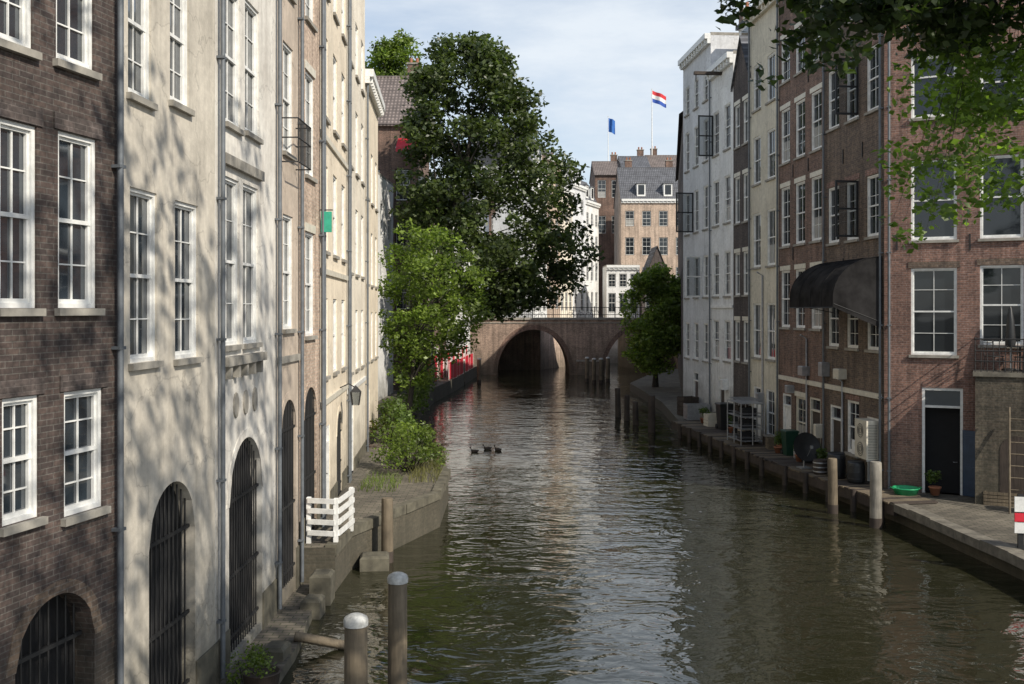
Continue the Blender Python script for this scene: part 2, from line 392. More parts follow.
    if plinth:
        gs=sorted((h['u0']-.02,h['u1']+.02) for h in holes if h['z0']<1.3)
        cur=.01
        for a,d in gs+[(W-.01,W)]:
            if a-cur>.05: c=MB(); c.box(cur,a,-.03,-.003,z0,plinth,'stoneD'); c.obj('plinth',e)
            cur=d
    for px in (pipe or []):
        p=MB(); p.tube([(px,-.09,.3),(px,-.09,ht-.4)],.042,'pipe',8)
        z=1.2
        while z<ht-.5: p.box(px-.065,px+.065,-.13,-.004,z,z+.04,'pipe'); z+=2.3
        p.obj('drainpipe',e)
    for h in holes:
        if h['k']=='win':
            add_window(e,h)
            if lintel: c=MB(); c.box(h['u0']-.08,h['u1']+.08,-.02,-.003,h['z1']+.01,h['z1']+.2,lintel); c.obj('lintel',e)
        elif h['k']=='gate': add_gate(e,h)
        elif h['k']=='door': add_door(e,h)
    return e
def grid(W,cols,rows,w,**k):
    o=[]
    for (a,b) in rows:
        for i in range(cols):
            c=W*(i+.5)/cols; o.append(dict(u0=c-w/2,u1=c+w/2,z0=a,z1=b,k='win',**k))
    return o
def anchors(e,pts):
    for (u,z) in pts:
        b=MB(); b.box(-.02,.02,-.035,-.003,0,.5,'iron'); b.obj('wall_anchor',e,(u,0,z))

# --- left row
f=Fac((-6.07,8.5),(-5.03,12.8))
G='glassL'
hs=[f.win(-1,37,122,308,k='win',ny=4,nx=2,glass=G),f.win(58,97,135,308,k='win',ny=4,nx=2,glass=G),
    f.win(2,39,397,522,k='win',ny=4,glass=G),f.win(64,103,390,512,k='win',ny=4,glass=G),f.win(-4,33,-130,45,k='win',glass=G),f.win(56,94,-90,66,k='win',glass=G)]
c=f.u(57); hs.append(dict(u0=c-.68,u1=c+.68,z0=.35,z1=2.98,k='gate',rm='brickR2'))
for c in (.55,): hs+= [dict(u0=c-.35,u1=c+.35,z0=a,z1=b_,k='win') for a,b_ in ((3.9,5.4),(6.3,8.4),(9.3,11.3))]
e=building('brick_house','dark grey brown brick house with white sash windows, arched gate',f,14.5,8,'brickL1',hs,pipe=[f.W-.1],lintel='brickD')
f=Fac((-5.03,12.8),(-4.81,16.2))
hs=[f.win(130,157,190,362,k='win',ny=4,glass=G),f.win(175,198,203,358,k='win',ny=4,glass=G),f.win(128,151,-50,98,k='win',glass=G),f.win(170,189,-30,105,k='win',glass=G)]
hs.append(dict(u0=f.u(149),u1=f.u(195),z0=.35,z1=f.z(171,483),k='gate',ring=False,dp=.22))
e=building('plaster_house','beige plastered canal house with tall sash windows and barred arch',f,15,8,'pl2',hs,plinth=.9)
f=Fac((-4.81,16.2),(-4.75,20.2))
hs=[f.win(223,239,178,345,k='win',glass=G),f.win(243,258,186,343,k='win',glass=G),f.win(225,240,-10,126,k='win',glass=G),f.win(245,259,5,135,k='win',glass=G)]
hs.append(dict(u0=f.u(229),u1=f.u(262),z0=.35,z1=f.z(245,438),k='gate',ring=True,dp=.2))
e=building('plaster_house','white plastered canal house with stone trim and large arched door',f,15.5,8,'pl3',hs,pipe=[.12,f.W-.12],plinth=.9)
u0,u1=f.u(221),f.u(260); zz=f.z(240,352)
b=MB(); b.box(u0,u1,-.14,-.005,zz-.2,zz-.05,'stone')
for i in range(5):
    x=u0+(u1-u0)*(i+.5)/5; b.box(x-.06,x+.06,-.11,-.006,zz-.42,zz-.198,'stone')
b.obj('ledge',e)
b=MB(); b.box(u0,u1,-.09,-.004,f.z(240,172),f.z(240,162),'stone'); b.obj('ledge',e)
ux=f.u(245); zz=f.z(245,402)
for k in (-.6,0,.6):
    b=MB()
    vs=[(ux+k+.14*math.cos(t*math.pi/6),-.03,zz+.22*math.sin(t*math.pi/6)) for t in range(12)]; b.face(vs,'stone')
    for t in range(12): a,d=vs[t],vs[(t+1)%12]; b.face([a,d,(d[0],0,d[2]),(a[0],0,a[2])],'stone')
    b.obj('ornament',e)
f=Fac((-4.75,20.2),(-4.72,22.15))
hs=[dict(u0=.35,u1=1.65,z0=.5,z1=4.4,k='gate',dp=.07)]+[dict(u0=.5,u1=1.4,z0=a,z1=b_,k='win',glass=G) for a,b_ in ((5.9,8.3),(9.6,11.9),(13,14.8))]
e=building('plaster_house','narrow tan plastered canal house with arched cellar door',f,16,8,'pl4',hs,pipe=[f.W-.08],plinth=1.1,string=[5.2])
for z in (9.35,):
    b=MB(); 
    for zz in (z,z+.5,z+.9): b.tube([(.35,-.02,zz),(.35,-.35,zz),(1.55,-.35,zz),(1.55,-.02,zz)],.016,'iron',5)
    for i in range(13): x=.35+i*.1; b.tube([(x,-.35,z),(x,-.35,z+.9)],.009,'iron',4)
    b.obj('balcony_railing',e)
f=Fac((-4.72,22.15),(-4.7,24.5))
hs=[dict(u0=.5,u1=1.9,z0=1.0,z1=4.5,k='gate',dp=.07)]+[dict(u0=.65,u1=1.65,z0=a,z1=b_,k='win',glass=G) for a,b_ in ((5.7,8.1),(9.4,11.8),(13,14.8))]
e=building('brick_house','narrow pinkish brick canal house with arched cellar door',f,16.5,8,'brickP',hs,pipe=[f.W-.1],plinth=1.6,lintel='cream')
XL=lambda Y:-4.7-.0615*(Y-24.5)
def Lb(y0,y1): return Fac((XL(y0),y0),(XL(y1),y1))
f=Lb(24.5,30.85)
hs=grid(f.W,3,[(4.6,6.6),(7.8,10),(11.2,13.3),(14.4,16.2)],.95)+[dict(u0=1,u1=2,z0=1,z1=3.3,k='door',dm='woodD',dp=.1),dict(u0=3.6,u1=4.9,z0=1,z1=3.4,k='gate',dp=.07)]
eL5=building('plaster_house','sunlit cream plastered canal house with four rows of sash windows',f,17.5,8,'pl5',hs,cornice='cream',pipe=[.12,f.W-.15],plinth=1.5,string=[3.9,7.2,10.6])
fL5=f
f=Lb(30.85,37.3)
hs=grid(f.W,3,[(4.3,6.3),(7.5,9.7),(10.9,13),(14.2,16)],.95,fm='white')+[dict(u0=1.2,u1=2.2,z0=1,z1=3.2,k='door',dm='blue')]
building('plaster_house','pale cream plastered canal house with white sash windows',f,18.5,8,'pl6',hs,cornice='white',pipe=[.15],plinth=1.4,string=[3.7])
f=Lb(37.3,44)
hs=grid(f.W,3,[(4.3,6.2),(7.3,9.4),(10.6,12.6)],.95)+[dict(u0=1.2,u1=2.2,z0=1,z1=3.2,k='door',dm='red')]
building('plaster_house','lower cream plastered canal house with white cornice',f,15.2,8,'pl5',hs,cornice='white',pipe=[.15],plinth=1.4)

# --- right row (far to near)
XR=lambda Y:14.09-.0722*Y
def Rb(y0,y1): return Fac((XR(y0),y0),(XR(y1),y1))
f=Rb(57.9,52)
hs=grid(f.W,3,[(3.6,5.6),(7,9.2),(10.6,12.9),(14.2,16.4),(17.4,19)],.95)+[dict(u0=2.3,u1=3.4,z0=.6,z1=2.9,k='door',dm='black')]
eR6=building('plaster_house','grey white plastered canal house with a flat roof and cornice',f,20.6,9,'plG',hs,cornice='white')
f=Rb(52,48)
hs=grid(f.W,2,[(3.8,5.8),(7,9.2),(10.6,12.9),(14.2,16.4)],1.05,ny=3)+[dict(u0=1.5,u1=2.5,z0=.6,z1=2.9,k='door',dm='woodD')]
eR5=building('plaster_house','tall white plastered canal house with hoist beam at the roof',f,18.6,9,'plW',hs,cornice='white',pipe=[.1],string=[6.4])
f=Rb(48,45.4)
hs=grid(f.W,2,[(3.9,5.8),(7,9),(10.4,12.6),(14,16)],.8,ny=2)
building('brick_house','narrow dark brick canal house with steep gable',f,17,9,'brickD',hs,roof='gable_side',rh=2.0,roofm='tileG',lintel='cream')
f=Rb(45.4,41.6)
hs=grid(f.W,2,[(4.2,6.6),(8.2,10.6),(11.9,14),(15.2,17.2)],1.05,ny=2)+[dict(u0=.5,u1=1.5,z0=.6,z1=2.9,k='door',dm='white'),dict(u0=2.2,u1=3.3,z0=.9,z1=2.9,k='win')]
eR3=building('plaster_house','yellow cream plastered canal house',f,19.6,9,'plC',hs,cornice='cream',pipe=[.12])
f=Rb(41.6,36.6)
hs=grid(f.W,3,[(5.6,7.9),(8.9,11.3),(12.3,14.5),(15.6,17.4)],1.05)+[dict(u0=.5,u1=1.5,z0=.6,z1=2.9,k='door',dm='white'),dict(u0=2.0,u1=3.1,z0=.9,z1=2.9,k='win',fm='cream'),dict(u0=3.5,u1=4.6,z0=.6,z1=3,k='door',dm='woodD',fm='cream')]
eR2=building('brick_house','red brown brick canal house with three bays of white windows',f,20.5,9,'brickR',hs,cornice='white',pipe=[.1],lintel='cream')
f=Rb(36.6,31.7); fR1=f
hs=grid(f.W,3,[(8.7,10.7),(12.8,14.9),(16.2,18)],1.0,ny=3)+grid(f.W,3,[(5.0,7.0)],.95)+[dict(u0=.5,u1=1.5,z0=.6,z1=2.9,k='door',dm='woodD'),dict(u0=2.0,u1=3.0,z0=1.4,z1=3.2,k='win'),dict(u0=3.6,u1=4.5,z0=.6,z1=2.8,k='door',dm='black')]
eR1=building('brick_house','brown brick canal house with open black casements and an awning',f,20,9,'brickR2',hs,cornice='cream',pipe=[.1,f.W-.12],lintel='brickF')
anchors(eR1,[(1.7,11.4),(3.3,11.4),(1.7,7.6),(3.3,15.3)]); anchors(eR2,[(1.75,11.6),(3.4,11.6),(1.75,8.3),(3.4,15)])
for e_,W_ in ((eR2,Rb(41.6,36.6).W),(eR1,fR1.W)):
    b=MB(); b.box(.15,W_-.15,-.07,-.004,3.45,3.62,'cream'); b.obj('string_course',e_)
for e_,u,z,w_,h_,m_ in ((eR1,.3,3.9,.35,.5,'metal'),(eR1,3.25,1.5,.3,.45,'white'),(eR2,1.75,3.0,.3,.3,'metal'),(eR2,4.8,1.6,.25,.5,'beige'),(eR3,1.85,2.2,.3,.5,'metal'),(eR5,3,2.4,.4,.5,'white'),(eR1,1.75,3.9,.5,.35,'beige'),(eR2,3.3,3.8,.5,.35,'metal')):
    b=MB(); b.box(u-w_/2,u+w_/2,-.3,-.004,z,z+h_,m_,.02); b.obj('wall_box',e_)
for e_,u,z0_,z1_ in ((eR1,1.75,.9,3.8),(eR2,3.35,.7,5.2),(eR3,1.9,.7,7.8)):
    b=MB(); b.tube([(u,-.06,z0_),(u,-.06,z1_),(u,-.3,z1_+.15)],.04,'metal',7); b.obj('flue_pipe',e_)
def casement(par,u,z,w,h,ang=80,m='black'):
    b=MB(); fr=.07
    b.box(0,fr,-.025,.025,0,h,m); b.box(w-fr,w,-.025,.025,0,h,m); b.box(fr,w-fr,-.027,.023,0,fr,m); b.box(fr,w-fr,-.027,.023,h-fr,h,m); b.box(fr,w-fr,-.022,.018,h*.5-.03,h*.5+.03,m)
    b.face([(fr,0,fr),(w-fr,0,fr),(w-fr,0,h-fr),(fr,0,h-fr)],'clear')
    o=b.obj('casement',par,(u,-.03,z)); o.rotation_euler=(0,0,-math.radians(ang)); return o
for z in (8.75,12.85): casement(eR1,3.0,z,.82,1.9,86)
casement(eR6,2.45,10.6,1.0,2.2,85); casement(eR5,.55,14.2,.8,2.1,85)
casement(eR6,4.2,7.0,.9,2.2,85,'white')
b=MB(); b.box(1.9,2.1,-1.4,-.005,18.05,18.2,'woodD'); b.tube([(2,-1.3,18.05),(2,-1.3,17.7)],.03,'iron',6); b.obj('hoist_beam',eR5)
b=MB(); b.box(1,3.2,1.2,4,18.77,20.6,'plW'); b.box(.85,3.35,1.05,4.1,20.604,20.8,'tileG'); b.face([(1.4,1.19,19.1),(2.8,1.19,19.1),(2.8,1.19,20.4),(1.4,1.19,20.4)],'glass'); b.obj('dormer',eR5)
for e_,x,z in ((eR3,3.0,19.77),(eR6,4.2,20.77),(eR5,.2,18.77)):
    b=MB(); b.box(x,x+.7,2,2.7,z,z+1.5,'brickR'); b.box(x-.05,x+.75,1.95,2.75,z+1.502,z+1.6,'stone'); b.tube([(x+.35,2.35,z+1.6),(x+.35,2.35,z+2)],.1,'terracotta',8); b.obj('chimney',e_)
# awning
aw=thing('awning','dark rounded bonnet awning fixed to a brown brick house','awning',(fR1.p0.x,fR1.p0.y,0),fR1.rz)
b=MB(); u0,u1=.9,4.8; n=10; prof=[(-.02-1.6*math.sin(t*math.pi/2/n),6.75+1.25*math.cos(t*math.pi/2/n)) for t in range(n+1)]+[(-1.63,6.4)]
NU=12
for j in range(NU):
    a=u0+(u1-u0)*j/NU; c=u0+(u1-u0)*(j+1)/NU
    sa=.05*math.sin(math.pi*((j%3)/3)); sc=.05*math.sin(math.pi*(((j+1)%3)/3))
    for i in range(len(prof)-1):
        (y0,z0),(y1,z1)=prof[i],prof[i+1]; b.face([(a,y0+sa,z0-sa),(c,y0+sc,z0-sc),(c,y1+sc,z1-sc),(a,y1+sa,z1-sa)],'canvas')
b.face([(u0,-.02,6.4)]+[(u0,y,z) for y,z in prof],'canvas'); b.face([(u1,-.02,5.7),(u1,-.02,8.0)]+[(u1,y,z) for y,z in prof[1:]],'canvas')
b.obj('canopy',aw)
b=MB()
for t in (0,.25,.5,.75,1):
    u=u0+(u1-u0)*t; b.tube([(u,y-.0,z+.0) for y,z in prof],.018,'canvas',5)
b.tube([(u0,-1.64,6.38),(u1,-1.64,6.38)],.02,'iron',6); b.tube([(u0,-1.6,6.5),(u0,-.02,6.2)],.015,'iron',5); b.tube([(u1,-1.6,6.5),(u1,-.02,5.9)],.015,'iron',5); b.obj('frame',aw)
# --- frontal brick house at right
f=Fac((11.8,31.7),(20.2,27.7)); fF=f; G='glass'
hs=[f.win(911,957,55,117,k='win',style='third',nx=1,ny=1,glass=G),f.win(911,957,160,240,k='win',nx=1,ny=1,glass=G),f.win(911,957,268,355,k='win',nx=2,ny=4,glass='glass'),
    f.win(980,1024,265,345,k='win',nx=2,ny=4,glass='glass'),f.win(980,1024,50,112,k='win',nx=1,ny=1,glass=G),f.win(980,1024,155,238,k='win',nx=1,ny=1,glass=G)]
hs.append(dict(u0=f.u(922),u1=f.u(963),z0=.6,z1=f.z(942,388),k='door',open=True,transom=.55))
for h in hs[3:6]: hs.append(dict(h,u0=h['u0']+2.2,u1=h['u1']+2.2))
eF=building('brick_house','warm red brick house with white framed windows and open cellar door',f,20,10,'brickF',hs,cornice='white',pipe=[.15],lintel='brickR2')
ud=f.u(963)
b=MB(); b.box(0,.85,-.03,.03,0,2.0,'blue'); b.box(.1,.75,-.045,-.032,.2,.9,'blue'); b.box(.1,.75,-.045,-.032,1.05,1.85,'blue')
o=b.obj('door',eF,(ud,-.06,.62),'dark blue door leaf standing open against the wall'); o.rotation_euler=(0,0,-math.radians(25))
anchors(eF,[(f.u(970),f.z(970,250)),(f.u(970),f.z(970,140)),(f.u(897),f.z(897,250))])
te=thing('terrace','raised brick terrace with dark iron railing against the red brick house','terrace',(f.p0.x,f.p0.y,0),f.rz)
ua=f.u(972)+.1; 
b=MB(); b.box(ua,8,-1.3,-.01,.3,4.35,'brickQ'); b.obj('wall',te)
b=MB(); b.box(ua-.06,8.05,-1.36,-.01,4.354,4.48,'stoneM'); b.obj('floor',te)
hw=.45; cx=ua+1.1
b=MB(); b.face([(cx-hw,-1.312,.6),(cx+hw,-1.312,.6)]+[(cx+hw*math.cos(t*math.pi/12),-1.312,2.2+hw*math.sin(t*math.pi/12)) for t in range(13)],'woodD'); b.obj('door',te)
b=MB()
for z in (4.8,5.1,5.45): b.tube([(ua,-1.28,z),(8,-1.28,z)],.02,'iron',6)
for z in (4.8,5.1,5.45): b.tube([(ua,-1.28,z),(ua,-.02,z)],.02,'iron',6)
x=ua
while x<8: b.tube([(x,-1.28,4.48),(x,-1.28,5.47)],.014 ,'iron',5); x+=.16
b.obj('railing',te)

# --- background, left bank
f=Fac((-10.2,66),(-6.2,66))
building('brick_house','red brick house with brown tiled roof',f,18.6,9,'brickR',grid(f.W,2,[(13.5,15.6),(10,12),(6.3,8.6)],1.0,lod=1),roof='gable',rh=4)
f=Fac((-8.2,46),(-7.6,64)); building('plaster_house','white plastered house seen edge on beyond the cream houses',f,14.2,5,'plW',grid(f.W,6,[(4,6),(7.3,9.4),(10.6,12.6)],1.0,lod=1))
f=Fac((-6.2,66.1),(-5.2,79)); hs=grid(f.W,4,[(5.5,7.6),(9,11),(12.5,14.5)],1.1,lod=1)+[dict(u0=1+i*3,u1=3+i*3,z0=1,z1=3.6,k='door',dm='red',transom=.5,fm='white') for i in range(4)]
building('brick_house','brick wharf house with bright red ground floor doors',f,15,8,'brickR',hs,cornice='white')
f=Fac((-5.2,79),(-4.0,95.5)); hs=grid(f.W,5,[(5.5,7.6),(9,11)],1.1,lod=1)+[dict(u0=1+i*3,u1=3+i*3,z0=1,z1=3.6,k='door',dm='red',transom=.5,fm='white',dp=.1) for i in range(5)]
building('plaster_house','white wharf house with red ground floor doors beside the bridge',f,13,8,'plW',hs,cornice='white')
pts=[(2.2,107),(3.9,111.5),(5.6,116),(7.3,120.5),(9.2,125.3),(11.3,130.5)]
specs=[('plaster_house','white house with dark slate mansard roof','plW',22,'mansard'),('brick_house','pale brick house with tiled roof','brickP',23.5,'gable'),('plaster_house','cream house with slate roof','pl6',20.5,'mansard'),('plaster_house','grey house with white windows','plG',21.5,'mansard'),('plaster_house','white rendered house with large windows','plW',20,'mansard')]
rw=[[(6.2,8.8),(10.2,12.4),(13.6,15.8),(17,19)],[(6.4,9),(11,13.3),(15,17.2),(19,21)],[(6.2,8.4),(9.8,11.8),(13.2,15),(16.6,18.4)],[(6.2,9),(10.6,13),(14.6,16.8),(18,19.8)],[(6,8.6),(10,12.4),(13.8,15.8),(17,18.6)]]
for i,(n_,lb,m_,ht,rf) in enumerate(specs):
    f=Fac(pts[i],pts[i+1]); building(n_,lb+' beyond the bridge',f,ht,7,m_,grid(f.W,2 if i%2 else 3,rw[i],1.0+.15*(i%2),lod=1),roof=rf,roofm='tileG',rh=3,cornice='white')
f=Fac((14.0,128),(22.6,128)); building('brick_house','brick house with four bays and grey tiled roof',f,20.4,9,'brickP',grid(f.W,4,[(17,19),(13.3,15.6),(9.5,11.8),(6.2,8.4)],1.15,lod=1),roof='gable',rh=4.6,roofm='tileG',cornice='white')
f=Fac((11.6,140),(15.5,140)); building('brick_house','tall red brick house with stepped roofline',f,25.2,9,'brickR',grid(f.W,2,[(22,24.5),(17,19.5)],1.2,lod=1),roof='gable',rh=2.4,roofm='tileR')
f=Fac((15.5,141),(19.5,141)); building('plaster_house','cream house with tiled roof between brick houses',f,26.3,9,'pl6',grid(f.W,2,[(22.5,25),(17,19.5)],1.2,lod=1),roof='gable',rh=2.2,roofm='tileG')
f=Fac((19.5,142),(27,142)); building('brick_house','pale brick house behind with tall chimneys',f,26.0,9,'brickP',grid(f.W,4,[(22,24.5)],1.2,lod=1),roof='gable',rh=2.8,roofm='tileR')
f=Fac((15.2,117),(18.8,117)); building('gabled_house','small dark house with steep pointed gable roof',f,9.3,5,'brickD',grid(f.W,2,[(6.2,8.6)],1.0,lod=1),roof='gable_side',rh=4.4,roofm='tileG')
f=Fac((11.2,118.5),(15.1,118.5)); building('plaster_house','low white shop front by the canal street',f,11.5,5,'plW',grid(f.W,3,[(6,8.3),(9,10.6)],.9,lod=1),cornice='white')
f=Fac((15.6,94),(10.6,62)); building('brick_house','dark brick house behind the quay tree',f,18.5,8,'brickD',grid(f.W,9,[(7,9),(11,13),(15,17)],1.1,lod=1),roof='gable',rh=3,roofm='tileG')
f=Fac((-2.5,108.5),(2.1,108.5)); building('brick_house','brick house by the bridge head',f,19,7,'brickR',grid(f.W,3,[(6.4,8.8),(10.5,12.6),(14.6,16.6)],1.0,lod=1),roof='gable',rh=3.5)
f=Fac((-14,110),(-2.6,110)); building('plaster_house','wide cream house behind the trees',f,17,7,'pl6',grid(f.W,6,[(6.4,8.8),(10.5,12.6)],1.0,lod=1),roof='gable',rh=3.5)

# ---------------------------------------------------------------- ground, water, quays
def sheet(name,pts,z,mat,wall_to=None,wmat=None,cap=None):
    b=MB(); b.face([(x,y,z) for x,y in pts],mat)
    if wall_to is not None:
        n=len(pts)
        for i in range(n):
            a,c=pts[i],pts[(i+1)%n]; b.face([(a[0],a[1],wall_to),(c[0],c[1],wall_to),(c[0],c[1],z),(a[0],a[1],z)],wmat)
    o=b.obj(name); o['kind']='structure'; return o
m,nt,bs=nmat('canal_bed_soil'); L(nt,ramp(nt,noise(nt,objco(nt),.3,4),[(.3,(.05,.05,.035)),(.7,(.1,.09,.06))]),bs.inputs['Base Color']); bs.inputs['Roughness'].default_value=1; M['soil']=m
m,nt,bs=nmat('paving'); co=objco(nt)
t=N(nt,'ShaderNodeTexBrick'); L(nt,co,t.inputs['Vector']); t.inputs['Scale'].default_value=1; t.inputs['Brick Width'].default_value=.3; t.inputs['Row Height'].default_value=.15; t.inputs['Mortar Size'].default_value=.012
t.inputs['Color1'].default_value=(.18,.155,.12,1); t.inputs['Color2'].default_value=(.11,.095,.075,1); t.inputs['Mortar'].default_value=(.055,.06,.035,1)
cc=mixc(nt,1,t.outputs['Color'],ramp(nt,noise(nt,co,.9,6),[(.3,.5),(.7,1.25)]),'MULTIPLY'); L(nt,cc,bs.inputs['Base Color']); bs.inputs['Roughness'].default_value=.85; bump(nt,bs,noise(nt,co,8,4),.4,.02); M['pave']=m
# water
m,nt,bs=nmat('canal_water'); co=objco(nt)
bs.inputs['Base Color'].default_value=(.022,.022,.011,1); bs.inputs['Roughness'].default_value=.02; bs.inputs['IOR'].default_value=1.75
wv=N(nt,'ShaderNodeTexNoise'); wv.inputs['Scale'].default_value=.5; L(nt,co,wv.inputs['Vector'])
vm=N(nt,'ShaderNodeVectorMath',operation='MULTIPLY_ADD'); L(nt,wv.outputs['Color'],vm.inputs[0]); vm.inputs[1].default_value=(1.4,1.4,0); L(nt,co,vm.inputs[2]); cw=vm.outputs[0]
n1=noise(nt,mapping(nt,cw,(1.1,1.9,1)),1.0,2,.5); n2=noise(nt,mapping(nt,cw,(3.2,5.4,1),(3,1,0)),1.0,2,.5); n3=noise(nt,mapping(nt,co,(.12,.2,1)),1.0,3)
h_=math_(nt,'MULTIPLY_ADD',n2,.3,n1)
h_=math_(nt,'MULTIPLY',h_,ramp(nt,n3,[(.35,.45),(.65,1.1)]))
bump(nt,bs,h_,1.0,.062); M['water']=m
sheet('ground',[(-1500,-1500),(1500,-1500),(1500,1500),(-1500,1500)],-1.5,'soil')
sheet('water',[(-60,-40),(60,-40),(60,126),(-60,126)],0,'water')
lq=[(-60,22.3),(-3.95,22.3),(-3.9,24.2),(-3.25,25.9),(-2.1,29),(-2.1,33),(-3.9,39),(-4.9,47),(-5.4,60),(-5.3,68),(-4.3,79),(-3.2,97),(-60,97)]
sheet('quay',lq,1.0,'pave',-1.5,'brickQ')
sheet('quay',[(-60,5),(-4.1,5),(-3.95,14),(-3.9,18),(-4.2,22.28),(-60,22.28)],.2,'pave',-1.5,'stoneD')
rq=[(60,-20),(11.5,-20),(12.0,18),(11.9,23.3),(11.45,29.5),(10.05,37.5),(8.55,51),(9.3,62),(9.2,78),(14.5,97),(60,97)]
sheet('quay',rq[::-1],.6,'pave',-1.5,'brickQ')
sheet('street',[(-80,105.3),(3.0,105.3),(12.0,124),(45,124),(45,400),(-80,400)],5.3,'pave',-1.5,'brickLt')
sheet('street',[(16.6,97.1),(60,97.1),(60,123.9),(13,123.9),(12.0,112)],5.25,'pave',-1.5,'brickQ')
sheet('street',[(-60,97.1),(-8.1,97.1),(-8.1,105.2),(-60,105.2)],5.28,'pave',-1.5,'brickB')
def edging(pts,z,w=.35,h=.16,mat='stone',label='worn stone edging along the quay'):
    e=thing('quay_edging',label,'kerb')
    b=MB()
    for i in range(len(pts)-1):
        a=Vector(pts[i]);c=Vector(pts[i+1]); d=(c-a); ln=d.length; d/=ln; nrm=Vector((-d.y,d.x)); k=max(1,int(ln/1.1))
        for j in range(k):
            p=a+d*(ln*j/k+.008); q=a+d*(ln*(j+1)/k-.008); hh=h+random.uniform(-.02,.02); o1=random.uniform(.02,.08)
            cs=[p-nrm*o1,q-nrm*o1,q+nrm*w,p+nrm*w]
            vs=[(x.x,x.y,z-.18) for x in cs]+[(x.x,x.y,z+hh-.1) for x in cs]
            b.idx(vs,[(4,5,6,7),(0,1,5,4),(1,2,6,5),(2,3,7,6),(3,0,4,7)],mat)
    b.obj('edge_stone',e)
edging([(11.95,12),(11.9,23.3),(11.45,29.5)],.6,mat='stoneM')
edging([(-3.95,22.3),(-3.9,24.2),(-3.25,25.9),(-2.1,29),(-2.1,33),(-3.9,39)],1.0,mat='stoneD',w=.22)
dk=thing('wooden_deck','dark timber wharf deck on posts along the brick houses','deck')
b=MB(); A=[Vector((11.45,29.2)),Vector((9.95,37.5)),Vector((8.45,51))]
for a,c in zip(A[:-1],A[1:]):
    d=c-a; ln=d.length; d/=ln; nr=Vector((-d.y,d.x)); n=int(ln/.22)
    for j in range(n):
        p=a+d*(ln*j/n+.008); q=a+d*(ln*(j+1)/n-.008); o1=.35+random.uniform(-.06,.06); z=.66+random.uniform(-.012,.012)
        cs=[p+nr*o1,q+nr*o1,q-nr*1.1,p-nr*1.1]; vs=[(x.x,x.y,z-.05) for x in cs]+[(x.x,x.y,z) for x in cs]
        b.idx(vs,[(4,5,6,7),(0,1,5,4),(1,2,6,5),(2,3,7,6),(3,0,4,7)],'wood' if random.random()<.5 else 'woodD')
b.obj('plank',dk)
b=MB()
for a,c in zip(A[:-1],A[1:]):
    d=c-a; ln=d.length; d/=ln; nr=Vector((-d.y,d.x)); cs=[a+nr*.33,c+nr*.33,c+nr*.2,a+nr*.2]
    vs=[(x.x,x.y,.3) for x in cs]+[(x.x,x.y,.6) for x in cs]; b.idx(vs,[(0,1,2,3),(4,5,6,7),(0,1,5,4),(1,2,6,5),(2,3,7,6),(3,0,4,7)],'woodD')
    for j in range(int(ln/1.6)):
        p=a+d*(j*1.6+.6)+nr*.38; b.tube([(p.x,p.y,-1),(p.x,p.y,.7)],.1,'woodD',8)
b.obj('beam',dk)

# ---------------------------------------------------------------- bridge
br=thing('bridge','two arched weathered brick canal bridge with stone coping and iron railing','bridge',(0,97,0))
X0,X1,TOP,Dp=-8,16.6,5.35,8.2
VS=1.2
arches=[(2.1,3.5,.2),(12.6,3.6,.2)]
def low(x):
    for c,r,s in arches:
        if abs(x-c)<r: return s+math.sqrt(r*r-(x-c)**2)*VS
    return -1.5
xs=[X0]
for c,r,s in arches:
    xs+=[c-r]+[c-r*math.cos(math.pi*i/28) for i in range(1,28)]+[c+r]
xs=[x for x in xs if x<X1]+[X1]
b=MB()
def lo2(x,side):
    for c,r,s in arches:
        if abs(abs(x-c)-r)<1e-6:
            inside=(side>0)==(x<c); return s if inside else -1.5
    return low(x)
for i in range(len(xs)-1):
    a,c=xs[i],xs[i+1]; za,zc=lo2(a,1),lo2(c,-1)
    for y in (0,Dp): b.face([(a,y,za),(c,y,zc),(c,y,TOP),(a,y,TOP)],'brickB')
    if za>0: b.face([(a,0,za),(c,0,zc),(c,Dp,zc),(a,Dp,za)],'brickB')
for c,r,s in arches:
    for x in (c-r,c+r):
        if x<X1: b.face([(x,0,-1.5),(x,Dp,-1.5),(x,Dp,s),(x,0,s)],'brickB')
b.face([(X0,0,TOP),(X1,0,TOP),(X1,Dp,TOP),(X0,Dp,TOP)],'pave'); b.obj('wall',br)
for c,r,s in arches:
    b=MB()
    for i in range(24):
        t0,t1=math.pi*i/24,math.pi*(i+1)/24
        P=[(c-rr*math.cos(t),s+rr*math.sin(t)*VS) for rr,t in ((r,t0),(r,t1),(r+.4,t1),(r+.4,t0))]
        if max(p[0] for p in P)<X1: 
            b.idx([(x,-.05,z) for x,z in P]+[(x,0,z) for x,z in P],[(0,1,2,3),(0,1,5,4),(2,3,7,6)],'brickR')
    b.obj('arch_ring',br)
b=MB(); b.box(X0,X1,-.14,.3,TOP+.004,TOP+.22,'stone'); b.obj('coping',br)
b=MB(); b.box(X0,X1,-.07,-.004,TOP-.34,TOP-.25,'stone'); b.obj('string_course',br)
b=MB(); b.box(6.3,8.7,-.5,-.01,-1.5,1.3,'brickB'); b.box(6.22,8.78,-.58,-.01,1.3,1.45,'stone'); b.obj('pier',br)
b=MB()
for z in (TOP+.5,TOP+1.2): b.tube([(X0,.1,z),(X1,.1,z)],.035,'iron',6)
x=X0
while x<X1:
    b.box(x-.045,x+.045,.055,.145,TOP+.22,TOP+1.3,'iron'); 
    x+=2.0
x=X0
while x<X1: b.tube([(x,.1,TOP+.22),(x,.1,TOP+1.2)],.012,'iron',4,False); x+=.2
b.obj('railing',br)
